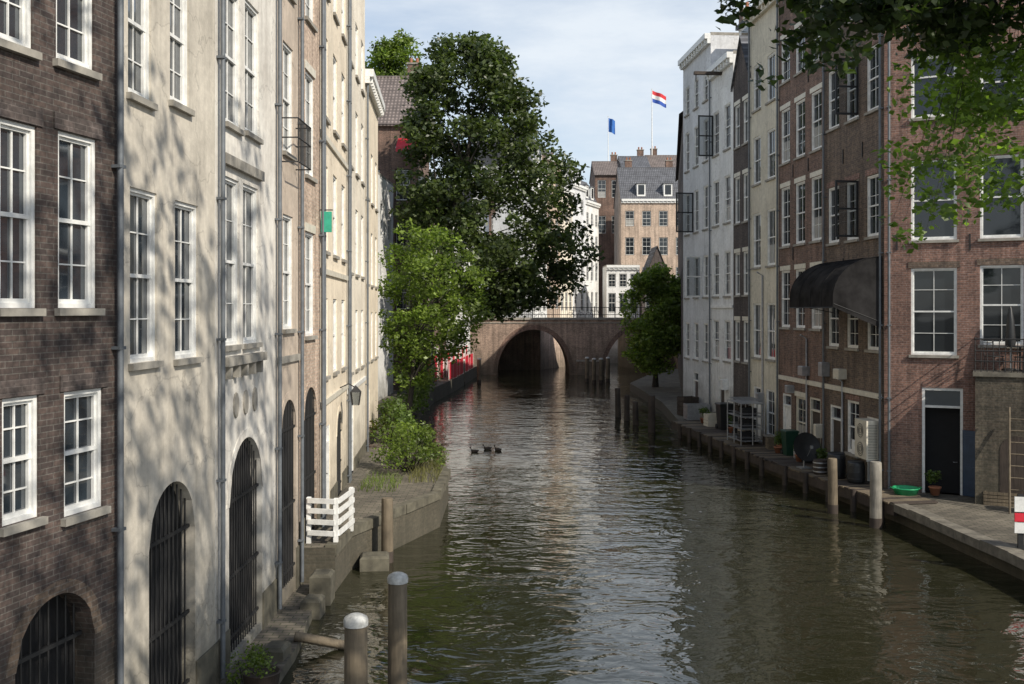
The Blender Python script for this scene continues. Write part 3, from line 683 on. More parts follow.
def bicycle(x,y,z,rz,label='parked dark bicycle leaning on the bridge railing'):
    e=thing('bicycle',label,'bicycle',(x,y,z),rz,group='bicycles parked on the bridge')
    for wx in (-.52,.52):
        b=MB(); b.tube([(wx+.34*math.cos(t*math.pi/10),0,.34+.34*math.sin(t*math.pi/10)) for t in range(21)],.022,'iron',5,False)
        for t in range(8): b.tube([(wx,0,.34),(wx+.33*math.cos(t*math.pi/4),0,.34+.33*math.sin(t*math.pi/4))],.004,'metal',3,False)
        b.obj('wheel',e)
    b=MB()
    for p,q in (((-.52,0,.34),(-.08,0,.32)),((-.08,0,.32),(-.22,0,.85)),((-.52,0,.34),(-.2,0,.8)),((-.08,0,.32),(.36,0,.82)),((-.2,0,.78),(.36,0,.86)),((.52,0,.34),(.36,0,.95))): b.tube([p,q],.018,'black',6)
    b.obj('frame',e); b=MB(); b.tube([(.2,-.28,1.08),(.34,-.1,1.06),(.34,.1,1.06),(.2,.28,1.08)],.014,'metal',6); b.obj('handlebar',e)
    b=MB(); b.box(-.34,-.1,-.08,.08,.88,.94,'black',.02); b.obj('saddle',e)
for x in (-2.9,-1.6,-.2,2.4,6.2,8.0): bicycle(x,97.55,5.36,random.uniform(-.15,.15))
# ---------------------------------------------------------------- mooring posts
def post(x,y,top,r,cap,mat,label,lean=(0,0)):
    e=thing('mooring_post',label,'post',(x,y,0),random.uniform(0,3),group='wooden mooring posts standing in the canal')
    b=MB(); n=14
    zs=[-1.4,-.3,.15,.6,top*.7,top-.03,top]
    b.tube([(lean[0]*z,lean[1]*z,z) for z in zs],[r*1.02,r*1.02,r,r*.99,r*.97,r*.95,r*.86],mat,n); b.obj('pile',e)
    w=MB(); w.tube([(0,0,-.2),(0,0,.28)],r*1.035,'woodD',n,False); w.obj('wet_band',e)
    if cap:
        c=MB(); c.lathe([(r*1.04,top-.07),(r*1.05,top+.0),(r*.95,top+.035),(r*.55,top+.07),(.001,top+.08)],'capw',n,(lean[0]*top,lean[1]*top,0)); c.obj('cap',e)
lp='weathered wooden mooring post with white cap in the water'; lq_='weathered wooden mooring post in the water'
post(-1.72,15,2.28,.15,True,'wood',lp,(.01,0)); post(-2.03,13,2.28,.155,True,'wood',lp,(-.01,0)); post(-3.12,25,1.6,.15,False,'wood',lq_)
post(10.55,29,1.9,.17,False,'woodG','pale grey wooden mooring post beside the deck'); post(9.95,31,1.7,.15,False,'wood',lq_,(.01,0))
post(7.2,51.6,1.9,.19,False,'woodD',lq_); post(6.25,58.9,1.7,.17,False,'woodD',lq_,(.02,0)); post(6.55,57,1.45,.16,False,'woodD',lq_); post(6.8,55,1.25,.16,False,'woodD',lq_,(-.02,0))
for px,yy in ((587,88),(594,86),(601,86),(608,88),(479,86),(463,84)):
    post((px-512)*yy/F,yy,2.1,.18,True,'wood','pale capped wooden guide post in front of the bridge')

# ---------------------------------------------------------------- vegetation
def leaves(clumps,per,size,mat,name='crown',parent=None,flat=.55,loc=None):
    P=[];
    for (x,y,z,r) in clumps:
        n=int(per*r*r); d=rng.normal(size=(n,3)); d/=np.linalg.norm(d,axis=1)[:,None]
        rad=r*rng.uniform(.2,1,size=(n,1))**.5*rng.uniform(.75,1.3,size=(n,1)); d=d*rad; d[:,2]*=flat+.2
        P.append(d+np.array([x,y,z]))
    P=np.concatenate(P); n=len(P)
    a=rng.normal(size=(n,3)); a[:,2]*=.6; a/=np.linalg.norm(a,axis=1)[:,None]
    b=rng.normal(size=(n,3)); b-= (b*a).sum(1)[:,None]*a; b/=np.linalg.norm(b,axis=1)[:,None]
    s=size*rng.uniform(.6,1.3,size=(n,1)); nn=np.cross(a,b)
    V=np.stack([P-a*s*.5,P+b*s*.3+nn*s*.08,P+a*s*.55,P-b*s*.3+nn*s*.08],1).reshape(-1,3)
    me=bpy.data.meshes.new(name); me.vertices.add(4*n); me.vertices.foreach_set('co',V.ravel().astype(np.float32))
    me.loops.add(4*n); me.loops.foreach_set('vertex_index',np.arange(4*n,dtype=np.int32))
    me.polygons.add(n); me.polygons.foreach_set('loop_start',np.arange(0,4*n,4,dtype=np.int32)); 
    me.materials.append(M[mat]); me.update(calc_edges=True); me.validate()
    return link(name,me,parent,loc)
def limbs(parent,base,top,r,clumps,mat='bark',k=14,bend=.5):
    b=MB(); base=Vector(base); top=Vector(top)
    n=7; pts=[base.lerp(top,i/n)+Vector((math.sin(i*1.3)*bend*.4,math.cos(i*1.7)*bend*.3,0))*(i/n) for i in range(n+1)]
    b.tube(pts,[r*(1.35 if i==0 else 1)*(1-.75*i/n) for i in range(n+1)],mat,10)
    for c in random.sample(clumps,min(k,len(clumps))):
        e_=Vector(c[:3]); t=min(n,max(2,int((e_.z-base.z)/(top.z-base.z)*n)-random.randint(1,2))); s=pts[t]; m1=s.lerp(e_,.4)+Vector((random.uniform(-.3,.3),random.uniform(-.3,.3),(e_-s).length*.1)); m2=s.lerp(e_,.75)+Vector((random.uniform(-.2,.2),0,(e_-s).length*.08))
        rr=r*(1-.75*t/n)*.4; b.tube([s,m1,m2,e_],[rr,rr*.6,rr*.35,rr*.12],mat,6)
    b.obj('trunk',parent)
def profile_clumps(prof,yc,n,r0,r1,deep=.8):
    out=[]; P=sorted(prof); zs=[p[0] for p in P]; A_=[p[1] for p in P]; C_=[p[2] for p in P]
    while len(out)<n:
        z=random.uniform(zs[0],zs[-1]); a=np.interp(z,zs,A_); c=np.interp(z,zs,C_)
        m_,hw=(a+c)/2,(c-a)/2
        if random.random()>(hw/max(1e-3,max((q-p)/2 for p,q in zip(A_,C_))))+.1: continue
        t=random.uniform(0,2*math.pi); q=random.uniform(.1,1)**.5; r=random.uniform(r0,r1)
        hw2=max(hw-r*.6,.1); out.append((m_+hw2*q*math.cos(t),yc+hw2*q*math.sin(t)*deep,z,r))
    return out
prof=[(22.4,-4.2,-1.4),(21.5,-5.5,0.2),(20,-6.3,1.2),(18.2,-7.0,2.2),(16.5,-7.3,3.0),(14.6,-7.4,4.2),(13,-7.5,4.9),(11.4,-7.5,5.1),(9.6,-7,5),(8.1,-6.4,4.6),(6.9,-5,3.6),(6.4,-2,2.6)]
cl=profile_clumps(prof,60,265,.5,1.25)
T=thing('tree','large dark green chestnut tree leaning over the canal bank','tree')
limbs(T,(-5.9,60,.8),(-2.5,60,17),.4,cl,k=34); leaves(cl,215,.31,'leaf1',parent=T)
prof=[(10.2,-5.8,-3.6),(9.4,-6.3,-1.7),(7.8,-6.5,-.7),(6.2,-6.5,-.6),(4.9,-6.2,-1.4),(3.8,-6,-2.4),(2.8,-5.8,-3.4)]
cl=profile_clumps(prof,48,125,.3,.75)
T=thing('tree','smaller bright green tree with spreading twigs on the wharf','tree')
limbs(T,(-5.0,47.6,.9),(-4.2,48,8),.15,cl,k=30); leaves(cl,320,.19,'leaf2',parent=T)
prof=[(9.3,9.8,11.6),(8.6,8.6,13),(7.2,8.0,13.6),(5.6,7.8,13.8),(4,8.0,13.6),(2.8,8.6,13),(2.0,9.4,12.4)]
cl=profile_clumps(prof,74,105,.5,1.0,.6)
T=thing('tree','rounded light green tree on the quay beside the bridge','tree')
limbs(T,(10.6,74,.6),(10.6,74,7),.2,cl,k=18); leaves(cl,280,.27,'leaf5',parent=T)
cl=profile_clumps([(28.5,-10.5,-8.2),(27.3,-11.8,-7.4),(25,-12,-7.2),(22,-11.5,-7.5)],82,42,.7,1.2)
T=thing('tree','bright green tree rising behind the tiled roof','tree'); limbs(T,(-9.6,82,1),(-9.6,82,24),.4,cl,k=10); leaves(cl,210,.32,'leaf2',parent=T)
# overhanging tree near camera
T=thing('tree','big overhanging canal tree with low leafy branches','tree')
big=[]
for _ in range(115):
    t=random.uniform(0,2*math.pi); q=random.uniform(0,1)**.5
    x=7+6.2*q*math.cos(t); y=2.6+6.4*q*math.sin(t); z=random.uniform(11.8,21.5); big.append((x,y,z,random.uniform(.7,1.25)))
limbs(T,(13.4,5.5,.6),(9.5,3.2,16),.5,big,k=26)
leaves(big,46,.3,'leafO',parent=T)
near=[];near2=[]
def spray(lst,px0,px1,py0,py1,Y,n,r0,r1,slope=0):
    for _ in range(n):
        px=random.uniform(px0,px1); py=random.uniform(py0,py1)+slope*(px-px0); y=Y+random.uniform(-.8,.8)
        lst.append(((px-512)*Y/F,y,H+(310-py)*Y/F,random.uniform(r0,r1)))
spray(near,850,1100,-110,32,9,110,.2,.36); spray(near,790,880,-60,26,9,38,.13,.26); spray(near,728,800,-40,3,9,22,.12,.22); spray(near,780,850,20,90,9,15,.08,.15); spray(near,830,880,15,55,9,10,.08,.15)
spray(near2,945,1045,30,125,9.4,46,.12,.25); spray(near2,905,1000,70,180,9.4,50,.12,.22); spray(near2,912,1018,150,220,9.4,34,.1,.2); spray(near2,893,945,198,244,9.4,14,.07,.12)
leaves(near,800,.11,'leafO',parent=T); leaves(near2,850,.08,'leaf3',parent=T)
b=MB(); S=Vector((7.2,7.5,10.6))
def droop(a,e_,r):
    e_=Vector(e_); pts=[]
    for i in range(6):
        t=i/5; p=a.lerp(e_,t); p.z+=math.sin(t*math.pi)*.45+(.0); p.x+=math.sin(t*5+e_.x)*.07; pts.append(p)
    b.tube(pts,[r*(1-t*.17) for t in range(6)],'bark',5)
for c in random.sample(near,30): droop(S,c[:3],.018)
hub=Vector((4.6,9.3,9.1)); droop(S,hub,.04)
for c in random.sample(near2,16): droop(hub,c[:3],.008)
b.tube([(10.8,4.0,9.5),(9,5.5,10.3),(7.2,7.5,10.6)],[.16,.1,.055],'bark',7); b.obj('branch',T)
def bush(name,label,clumps,per,size,mat,cat='plant',stems=True):
    T=thing(name,label,cat); leaves(clumps,per,size,mat,name='foliage',parent=T)
    if stems:
        b=MB(); cx=sum(c[0] for c in clumps)/len(clumps); cy=sum(c[1] for c in clumps)/len(clumps); zb=min(c[2] for c in clumps)-.3
        for c in clumps: b.tube([(cx,cy,zb),((cx+c[0])/2,(cy+c[1])/2,(zb+c[2])/2-.1),(c[0],c[1],c[2])],[.03,.018,.006],'bark',4)
        b.obj('stem',T)
def dome(cx,cy,z0,rx,ry,h,n,r0,r1):
    o=[]
    for _ in range(n):
        t=random.uniform(0,6.28); q=random.random()**.5; o.append((cx+rx*q*math.cos(t),cy+ry*q*math.sin(t),z0+h*math.sqrt(max(0,1-q*q))*random.uniform(.4,1),random.uniform(r0,r1)))
    return o
bush('bush','wild bright green rounded bush growing on the wharf',dome(-3.5,33.2,1.1,1.15,1.6,1.45,60,.2,.4),520,.11,'leaf2')
bush('bush','tall green shrub beside the cream houses',dome(-4.8,40,1.1,.7,2.2,1.6,35,.25,.5),360,.15,'leaf4')
bush('bush','low green shrubs along the bank under the trees',[(random.uniform(-5.6,-4.5),random.uniform(48,62),random.uniform(1.2,3.2),random.uniform(.4,.7)) for _ in range(40)],180,.2,'leaf4',stems=False)
bush('bush','leafy weeds at the foot of the wall',dome(-4.3,16.3,.25,.25,.7,.5,12,.12,.22),1300,.06,'leaf2')
bush('hanging_plant','flowering plants hanging over the bridge parapet',[(random.uniform(-4,-1.6),96.8,random.uniform(5.6,6.2),.35) for _ in range(8)],300,.16,'leaf4',stems=False)
def grass(name,label,x0,x1,y0,y1,z,n,h,mat):
    e=thing(name,label,'plant'); b=MB()
    for _ in range(n):
        x=random.uniform(x0,x1);y=random.uniform(y0,y1);a=random.uniform(0,6.28);hh=h*random.uniform(.3,1.2);dx,dy=math.cos(a)*hh*.5,math.sin(a)*hh*.5;w=.012
        b.face([(x-w*math.sin(a),y+w*math.cos(a),z),(x+w*math.sin(a),y-w*math.cos(a),z),(x+dx*.4,y+dy*.4,z+hh*.7)],mat); b.face([(x+dx*.3-w*.5,y+dy*.3,z+hh*.5),(x+dx*.3+w*.5,y+dy*.3,z+hh*.5),(x+dx,y+dy,z+hh)],mat)
    b.obj('blade',e)
grass('grass_tuft','dry grass tuft on the wharf edge',-3.2,-2.3,30.6,34.5,1.0,350,.45,'leafD')
grass('grass_tuft','green grass tuft on the wharf edge',-4.5,-3.4,29,31.5,1.0,250,.3,'leaf2')

# ---------------------------------------------------------------- street furniture and small things
e=thing('railing','white painted slatted wooden railing at the end of the wharf','railing')
P=[Vector((-4.62,22.75,1)),Vector((-3.98,22.6,1)),Vector((-3.86,24.0,1))]
for p in P: b=MB(); b.box(p.x-.05,p.x+.05,p.y-.05,p.y+.05,1,2.05,'white',.015); b.obj('post',e)
for (a,c) in zip(P[:-1],P[1:]):
    d=(c-a).normalized(); nr=Vector((d.y,-d.x,0))*.06
    for z in (1.25,1.5,1.75,1.98):
        b=MB(); p0,p1=a+nr-Vector((0,0,1)),c+nr-Vector((0,0,1)); t_=nr.normalized()*.025
        vs=[p0-t_,p1-t_,p1+t_,p0+t_]; b.idx([(v.x,v.y,z-.055) for v in vs]+[(v.x,v.y,z+.055) for v in vs],[(3,2,1,0),(4,5,6,7),(0,1,5,4),(1,2,6,5),(2,3,7,6),(3,0,4,7)],'white'); b.obj('slat',e)
for i,(x,y,w,d,h) in enumerate([(-3.35,24.4,.7,.6,.35),(-4.1,20.6,.4,.5,.4),(-4.1,21.6,.45,.6,.65),(-4.15,17.6,.4,.5,.42)]):
    e=thing('stone_block','mossy stone block at the water edge below the houses','stone',(x,y,0),random.uniform(-.2,.2),group='stone blocks at the water edge')
    b=MB(); b.box(-w/2,w/2,-d/2,d/2,-1,h,'stoneD',.06); b.obj('block',e)
for i,(x0,y0,x1,y1) in enumerate([(-4.2,15.6,-3.0,15.4),(-4.0,18.4,-3.1,18.6)]):
    e=thing('timber_beam','rough weathered timber beam lying at the water edge','beam',(0,0,0),group='timber beams at the water edge'); b=MB(); b.tube([(x0,y0,.3),(x1,y1,.06)],.09,'wood',6); b.obj('beam',e)
e=thing('planter','wooden planter with weeds','planter',(-3.98,15.9,.2)); b=MB(); b.lathe([(.24,0),(.3,.35),(.32,.36),(.27,.36),(.25,.3),(0.001,.3)],'woodD',16); b.obj('pot',e)
leaves([(random.uniform(-.2,.2),random.uniform(-.2,.2),random.uniform(.4,.6),.16) for _ in range(8)],1500,.06,'leaf2',name='foliage',parent=e)
def lantern(fc,u,z,label):
    e=thing('wall_lantern',label,'lamp',(fc.p0.x,fc.p0.y,0),fc.rz)
    b=MB(); b.tube([(u,0,z+.5),(u,-.25,z+.62),(u,-.45,z+.5)],.02,'iron',6); b.obj('bracket',e)
    b=MB()
    for i in range(4):
        a,c=i*math.pi/2+.785,(i+1)*math.pi/2+.785
        b.face([(u+.13*math.cos(a),-.45+.13*math.sin(a),z),(u+.13*math.cos(c),-.45+.13*math.sin(c),z),(u+.2*math.cos(c),-.45+.2*math.sin(c),z+.38),(u+.2*math.cos(a),-.45+.2*math.sin(a),z+.38)],'clear')
        b.tube([(u+.13*math.cos(a),-.45+.13*math.sin(a),z),(u+.2*math.cos(a),-.45+.2*math.sin(a),z+.38)],.013,'iron',4)
        b.face([(u+.22*math.cos(a),-.45+.22*math.sin(a),z+.38),(u+.22*math.cos(c),-.45+.22*math.sin(c),z+.38),(u,-.45,z+.58)],'iron')
    b.obj('lamp_housing',e)
lantern(fL5,fL5.u(340),3.55,'black wall lantern on a bracket on the cream house')
e=thing('wall_sign','small green hanging sign on the brick house','sign',(-4.7,24.4,0)); b=MB(); b.box(.05,.3,-.03,.03,8.2,8.7,'greenS',.0); b.obj('panel',e); b=MB(); b.tube([(0,0,8.74),(.33,0,8.74)],.015,'iron',5); b.obj('bracket',e)
e=thing('satellite_dish','dark round satellite dish standing on the deck','dish',(XR(36)-1.05,35.6,.66),.2)
b2=MB(); pr=[(.001,.0),(.2,.02),(.4,.07),(.52,.13)]
b2.lathe(pr,'black',24); b2.lathe([(.52,.13),(.5,.12),(.001,-.02)],'iron',24); o=b2.obj('dish',e,(0,0,.75)); o.rotation_euler=(math.radians(75),0,0)
b=MB(); b.tube([(0,.1,0),(0,.1,.75)],.03,'metal',8); b.box(-.2,.2,-.1,.3,0,.04,'metal'); b.obj('stand',e)
b=MB(); b.tube([(0,0,.3),(0,-.45,.8)],.012,'metal',5); b.box(-.04,.04,-.5,-.42,.77,.87,'metal'); b.obj('arm',e)
e=thing('air_conditioner','beige outdoor air conditioning unit mounted on the brick wall','air conditioner',(fR1.p0.x,fR1.p0.y,0),fR1.rz)
b=MB(); u=fR1.W-.75; b.box(u-.45,u+.45,-.45,-.06,1.5,2.75,'beige'); b.obj('casing',e)
b=MB(); 
for z in (1.8,2.4):
    for r in (.08,.15,.22): b.tube([(u+r*math.cos(t*math.pi/8),-.465,z+r*math.sin(t*math.pi/8)) for t in range(17)],.008,'iron',4,False)
b.obj('fan_grille',e); b=MB()
for z in [1.55+.05*i for i in range(22)]: b.box(u+.456,u+.46,-.4,-.1,z,z+.012,'iron')
b.obj('grille',e)
for k in (-.4,.35): b=MB(); b.box(u+k,u+k+.05,-.42,-.004,1.44,1.496,'metal'); b.obj('bracket',e)
def bin_(x,y,z,m,label,s=1):
    e=thing('rubbish_bin',label,'bin',(x,y,z),random.uniform(-.3,.3)); e.scale=(s,s,s)
    b=MB(); vs=[(-.22,-.25,0),(.22,-.25,0),(.22,.25,0),(-.22,.25,0),(-.28,-.32,1),(.28,-.32,1),(.28,.32,1),(-.28,.32,1)]; b.idx(vs,[(0,1,5,4),(1,2,6,5),(2,3,7,6),(3,0,4,7),(0,1,2,3)],m); b.obj('body',e)
    b=MB(); b.box(-.3,.3,-.35,.36,1.0,1.08,m,.03); b.tube([(-.25,.38,1.02),(.25,.38,1.02)],.02,m,6); b.obj('lid',e)
    for k in (-.25,.25): b=MB(); b.tube([(k-.03,.28,.1),(k+.03,.28,.1)],.1,'black',12); b.obj('wheel',e)
bin_(10.05,47.3,.66,'black','black wheeled rubbish bin on the deck',1.15); bin_(14.75,28.0,.6,'greenD','dark green wheeled bin by the terrace wall',.85); bin_(10.15,44.9,.66,'black','black wheeled rubbish bin on the deck',.9); bin_(10.8,38.9,.66,'greenD','dark green wheeled bin on the deck',.9); bin_(10.95,36.9,.66,'black','black wheeled rubbish bin on the deck',.8)
def barrel(x,y,z,r,h,m,label,name='barrel'):
    e=thing(name,label,name,(x,y,z)); b=MB(); b.lathe([(.001,0),(r*.9,0),(r*.97,h*.1),(r,h*.5),(r*.97,h*.9),(r*.9,h),(r*.8,h*.97),(.001,h*.97)],m,18)
    b.obj('body',e); 
    for t in (.2,.5,.8): b=MB(); b.lathe([(r*1.0,h*t-.02),(r*1.03,h*t),(r*1.0,h*t+.02)],'metal' if m=='woodD' else m,18); b.obj('hoop',e)
barrel(10.9,33.6,.66,.3,.85,'black','black plastic barrel on the deck'); barrel(11.25,32.7,.66,.28,.7,'black','black plastic barrel on the deck'); barrel(10.6,34.4,.66,.24,.5,'woodD','dark wooden barrel on the deck'); barrel(10.2,43.9,.66,.2,.45,'metal','blue grey metal bucket','bucket'); barrel(10.85,37.9,.66,.18,.4,'metal','blue grey metal bucket','bucket'); barrel(11.1,34.1,.66,.2,.6,'metal','galvanised metal barrel on the deck')
def crate(x,y,z,w,d,h,m,label,rz=0,name='crate'):
    e=thing(name,label,'crate',(x,y,z),rz); b=MB(); n=4
    for i in range(n):
        a=h*i/n+.01; c=h*(i+1)/n-.01
        b.box(-w/2,w/2,-d/2,-d/2+.02,a,c,m); b.box(-w/2,w/2,d/2-.02,d/2,a,c,m); b.box(-w/2,-w/2+.02,-d/2+.021,d/2-.021,a,c,m); b.box(w/2-.02,w/2,-d/2+.021,d/2-.021,a,c,m)
    b.box(-w/2+.02,w/2-.02,-d/2+.02,d/2-.02,.0,.03,m); b.obj('slat',e); b=MB()
    for sx in (-1,1):
        for sy in (-1,1): b.box(sx*(w/2-.05)-.025,sx*(w/2-.05)+.025,sy*(d/2-.05)-.025,sy*(d/2-.05)+.025,.03,h+.01,m)
    b.obj('corner_post',e)
crate(9.6,52,.62,1.2,.8,.8,'metal','pale grey storage crate on the quay',.1); crate(9.5,54,.62,.9,.8,1.0,'woodD','brown wooden crate on the quay',.3); crate(9.9,50.2,.66,.8,.6,.5,'woodG','wooden crate beside the bin')
crate(10.7,40.6,.66,.7,.5,.45,'wood','weathered wooden crate on the deck'); crate(14.3,29.3,.6,.9,.5,.4,'wood','wooden crate by the open cellar door',-.4); crate(9.75,48.6,.66,.7,.6,.6,'beige','beige plastic crate on the deck',.2)
e=thing('storage_rack','galvanised metal storage rack on the deck','rack',(9.95,42.6,.66),.1)
for x in (-.5,0,.5):
    for y in (-.9,0,.9): b=MB(); b.tube([(x,y,0),(x,y,1.75)],.025,'metal',6); b.obj('post',e)
for z in (.15,.65,1.15,1.72):
    b=MB(); b.box(-.5,.5,-.9,.9,z,z+.025,'metal')
    for y in np.arange(-.9,.9,.15): b.tube([(-.52,y,z+.15),(.52,y,z+.15)],.006,'metal',4,False)
    b.obj('shelf',e)
for i,(x,y,z,m_) in enumerate([(-.1,-.5,.18,'black'),(.1,.3,.18,'beige'),(0,-.3,.68,'black'),(0,.5,1.18,'woodD'),(0,-.4,1.18,'black')]): 
    crate(9.95+x,42.6+y,.66+z,.6,.5,.34,m_,'small box stored on the metal rack',.1,'storage_box')
e=thing('plastic_tub','bright green plastic tub lying on the quay','tub',(12.05,30.6,.62)); b=MB(); b.lathe([(.001,0),(.3,0),(.38,.22),(.4,.23),(.39,.26),(.36,.24),(.28,.05),(.001,.05)],'green',20); b.obj('body',e)
for k in (-1,1): b=MB(); b.tube([(k*.39,-.1,.22),(k*.46,-.06,.26),(k*.46,.06,.26),(k*.39,.1,.22)],.015,'green',6); b.obj('handle',e)
e=thing('ladder','weathered wooden ladder leaning against the terrace wall','ladder',(14.35,28.35,.6),-.45)
for k in (-.22,.22): b=MB(); b.tube([(k,-.55,0),(k,.35,2.9)],.035,'wood',6); b.obj('rail',e)
for i in range(1,9): t=i/9; b=MB(); b.tube([(-.22,-.55+.9*t,2.9*t),(.22,-.55+.9*t,2.9*t)],.02,'wood',6); b.obj('rung',e)
e=thing('barrier','white and red wooden barrier board at the quay edge','barrier',(12.0,23.6,.6),-.2)
for k in (-.06,1.3): b=MB(); b.box(k,k+.12,-.05,.05,0,1.35,'black'); b.obj('post',e)
for z in ((.95,1.3),(.45,.7)): b=MB(); b.box(-.15,1.55,-.09,-.054,z[0],z[1],'white'); b.obj('board',e)
b=MB(); b.box(-.15,1.55,-.095,-.054,.72,.92,'red'); b.obj('stripe',e)
def local(fc,u,y): 
    nrm=Vector((-fc.d.y,fc.d.x)); p=fc.p0+fc.d*u+nrm*y; return p
def chair(p,z,rz,label='dark metal terrace chair'):
    e=thing('chair',label,'chair',(p.x,p.y,z),rz,group='terrace chairs')
    b=MB(); b.box(-.2,.2,-.2,.2,.43,.46,'black'); b.obj('seat',e)
    b=MB(); 
    for x in (-.18,.18): b.tube([(x,.19,.46),(x,.26,.95)],.014,'black',5)
    for z_ in (.6,.72,.84,.94): b.tube([(-.18,.2+(z_-.46)*.14,z_),(.18,.2+(z_-.46)*.14,z_)],.012,'black',5)
    b.obj('backrest',e)
    for x in (-.17,.17):
        for y in (-.17,.17): b=MB(); b.tube([(x,y,.43),(x*1.15,y*1.15,0)],.014,'black',5); b.obj('leg',e)
chair(local(fF,ua+.5,-.6),4.48,.3); chair(local(fF,ua+1.9,-.7),4.48,2.5); chair(local(fF,ua+1.3,-1.0),4.48,3.3)
p=local(fF,ua+1.2,-.5); e=thing('table','round dark terrace table','table',(p.x,p.y,4.48)); b=MB(); b.lathe([(.001,.72),(.36,.72),(.36,.75),(.001,.75)],'black',18); b.obj('table_top',e); b=MB(); b.tube([(0,0,0),(0,0,.72)],.03,'iron',8); b.lathe([(.22,0),(.2,.03),(.03,.05)],'iron',12); b.obj('base',e)
def parasol(p,z,m,label,h=2.3,r=.16):
    e=thing('parasol',label,'parasol',(p[0],p[1],z)); b=MB(); b.tube([(0,0,0),(0,0,h)],.025,'metal',8); b.lathe([(.25,0),(.24,.06),(.03,.08)],'iron',14); b.obj('pole',e)
    b=MB(); b.lathe([(r*1.0,.75),(r*1.15,.85),(r*.8,1.5),(r*.35,h-.05),(.001,h+.05)],m,10); b.obj('canopy',e)
parasol(local(fF,ua+.95,-.25),4.48,'black','closed dark parasol standing on the brick terrace',1.9,.13)
for y_,x_ in ((77,-4.55),(81,-4.25),(85,-4.0),(89,-3.75)):
    e=thing('terrace_screen','low red canvas wind screen on the far wharf','screen',(x_,y_,1.0),1.45,group='red wind screens on the wharf')
    b=MB(); b.box(-1.7,1.7,-.015,.015,.08,1.35,'red'); b.obj('canvas',e)
    for k in (-1.7,0,1.7): b=MB(); b.tube([(k,0,0),(k,0,1.45)],.03,'white',6); b.obj('post',e)
def pot(x,y,z,r,label,mat='leaf4'):
    e=thing('potted_plant',label,'plant',(x,y,z)); b=MB(); b.lathe([(.001,0),(r*.7,0),(r,r*1.3),(r*1.1,r*1.3),(r*1.1,r*1.5),(r*.9,r*1.5),(r*.85,r*1.3),(.001,r*1.3)],'terracotta',16); b.obj('pot',e)
    cl=[(random.uniform(-r,r)*.7,random.uniform(-r,r)*.7,r*1.5+random.uniform(.1,.5),r*random.uniform(.7,1.1)) for _ in range(6)]
    leaves(cl,1500,.1,mat,name='foliage',parent=e)
for x,y in ((10.75,40.0),(10.5,39.4),(10.7,37.2),(11.1,35.9),(10.1,45.9),(12.9,30.5),(9.6,49.4),(9.55,49.9),(11.0,35.3)): pot(x,y,.66,.17,'terracotta pot with leafy plant against the wall')
e=thing('bench','wooden bench beside the cellar doors','bench',(10.6,41.4,.66),1.45)
b=MB()
for k in range(3): b.box(-.4,.4,-.2+.14*k,-.08+.14*k,.43,.46,'woodG')
b.obj('seat',e)
for x in (-.35,.35): b=MB(); b.box(x-.03,x+.03,-.18,.18,0,.428,'woodD'); b.obj('leg',e)
def duck(x,y,rz,s=1):
    e=thing('duck','small dark brown duck swimming on the canal','duck',(x,y,0),rz,group='ducks swimming on the canal'); e.scale=(s,s,s)
    b=MB(); b.tube([(-.26,0,.12),(-.2,0,.1),(-.1,0,.06),(.05,0,.05),(.15,0,.07),(.2,0,.13),(.23,0,.2),(.25,0,.25),(.29,0,.27),(.32,0,.26)],[.01,.05,.1,.115,.09,.055,.04,.05,.045,.015],'woodD',12)
    b.obj('body',e); b=MB(); b.tube([(.31,0,.262),(.37,0,.25)],[.018,.012],'beige',6); b.obj('beak',e)
duck(-1.65,44.3,2.9,.75); duck(-1.1,45.2,3.1,.75); duck(-.62,44.8,2.6,.75)
def flag(x,y,z0,h,fw,fh,cols,label,r=.06):
    e=thing('flagpole',label,'flag',(x,y,z0)); b=MB(); b.tube([(0,0,0),(0,0,h)],[r,r*.6],'white',8); b.lathe([(.001,h+.12),(.09,h+.06),(.001,h)],'beige',8); b.obj('pole',e)
    b=MB(); n=14; k=len(cols)
    def P(i,t): s=i/n; return (s*fw*.85,math.sin(s*8+t*.8)*.3*s**.5,h-.1-fh*t-s*.35*fw)
    for i in range(n):
        for j in range(k): b.face([P(i,(j+1)/k),P(i+1,(j+1)/k),P(i+1,j/k),P(i,j/k)],cols[j],True)
    b.obj('flag_cloth',e)
M['flagblue']=plain('flag_blue',(.03,.09,.4),.7); M['flagsky']=plain('flag_sky_blue',(.03,.14,.45),.7); M['flagred']=plain('flag_red',(.6,.03,.04),.7)
flag(20.5,146.5,28.6,10,2.5,1.7,['flagred','white','flagblue'],'red white and blue national flag on a rooftop pole',.09)
flag(13.9,144.5,27.4,6.8,1.2,2.0,['flagsky','flagsky'],'blue flag on a rooftop pole')
e=thing('awning','red striped shop awning on the brick house','awning',(-7.3,65.9,0)); b=MB()
b.face([(-.2,0,17.6),(1.9,0,17.9),(1.9,-1.4,17.1),(-.2,-1.4,16.8)],'red'); b.face([(-.2,-1.4,16.8),(1.9,-1.4,17.1),(1.9,-1.42,16.8),(-.2,-1.42,16.5)],'red'); b.obj('canopy',e)
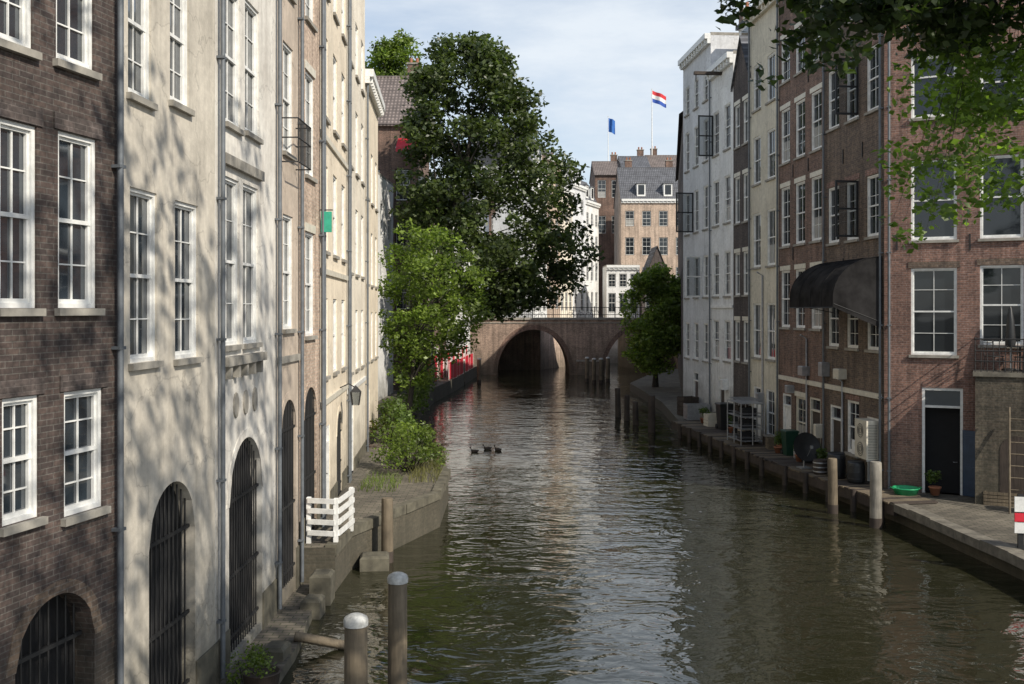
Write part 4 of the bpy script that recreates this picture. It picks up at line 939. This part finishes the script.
b=MB(); b.tube([(-.2,0,16.6),(-.2,-1.4,16.8)],.03,'metal',5); b.obj('arm',e); b=MB(); b.tube([(1.9,0,16.9),(1.9,-1.4,17.1)],.03,'metal',5); b.obj('arm',e)

# ---------------------------------------------------------------- light, world, camera
el=math.radians(38); az=(.735,-.678)
s=Vector((math.cos(el)*az[0],math.cos(el)*az[1],math.sin(el))).normalized()
ld=bpy.data.lights.new('sun','SUN'); ld.energy=5.0; ld.angle=math.radians(.53); ld.color=(1,.92,.8)
lo=bpy.data.objects.new('sun',ld); COL.objects.link(lo); lo.rotation_euler=(-s).to_track_quat('-Z','Y').to_euler()
w=bpy.data.worlds.new('World'); SC.world=w; w.use_nodes=True; nt=w.node_tree; bg=nt.nodes['Background']
sky=N(nt,'ShaderNodeTexSky',sky_type='NISHITA'); sky.sun_disc=False; sky.sun_elevation=el; sky.sun_rotation=math.atan2(az[0],az[1]); sky.air_density=1; sky.dust_density=.8; sky.ozone_density=1.8
tc=N(nt,'ShaderNodeTexCoord'); nz=noise(nt,mapping(nt,tc.outputs['Generated'],(1.2,1.2,4.5),(.3,0,.2)),2.2,7,.6)
fc=ramp(nt,nz,[(.36,.4),(.62,.9)])
sz=N(nt,'ShaderNodeSeparateXYZ'); L(nt,tc.outputs['Generated'],sz.inputs[0])
mr=N(nt,'ShaderNodeMapRange'); L(nt,sz.outputs[2],mr.inputs[0]); mr.inputs[1].default_value=.28; mr.inputs[2].default_value=.75; mr.inputs[3].default_value=1; mr.inputs[4].default_value=.35
col=mixc(nt,math_(nt,'MULTIPLY',fc,mr.outputs[0]),sky.outputs[0],(6.2,6.65,7.1)); L(nt,col,bg.inputs[0]); bg.inputs[1].default_value=.14
SC.view_settings.view_transform='Standard'; SC.view_settings.look='None'; SC.view_settings.exposure=0
cd=bpy.data.cameras.new('camera'); cam=bpy.data.objects.new('camera',cd); COL.objects.link(cam); SC.camera=cam
cam.location=(0,0,H); cam.rotation_euler=(math.radians(90),0,0); cd.sensor_width=36; cd.lens=36*F/1024; cd.shift_y=-32/1024; cd.clip_end=3000; cd.clip_start=.1
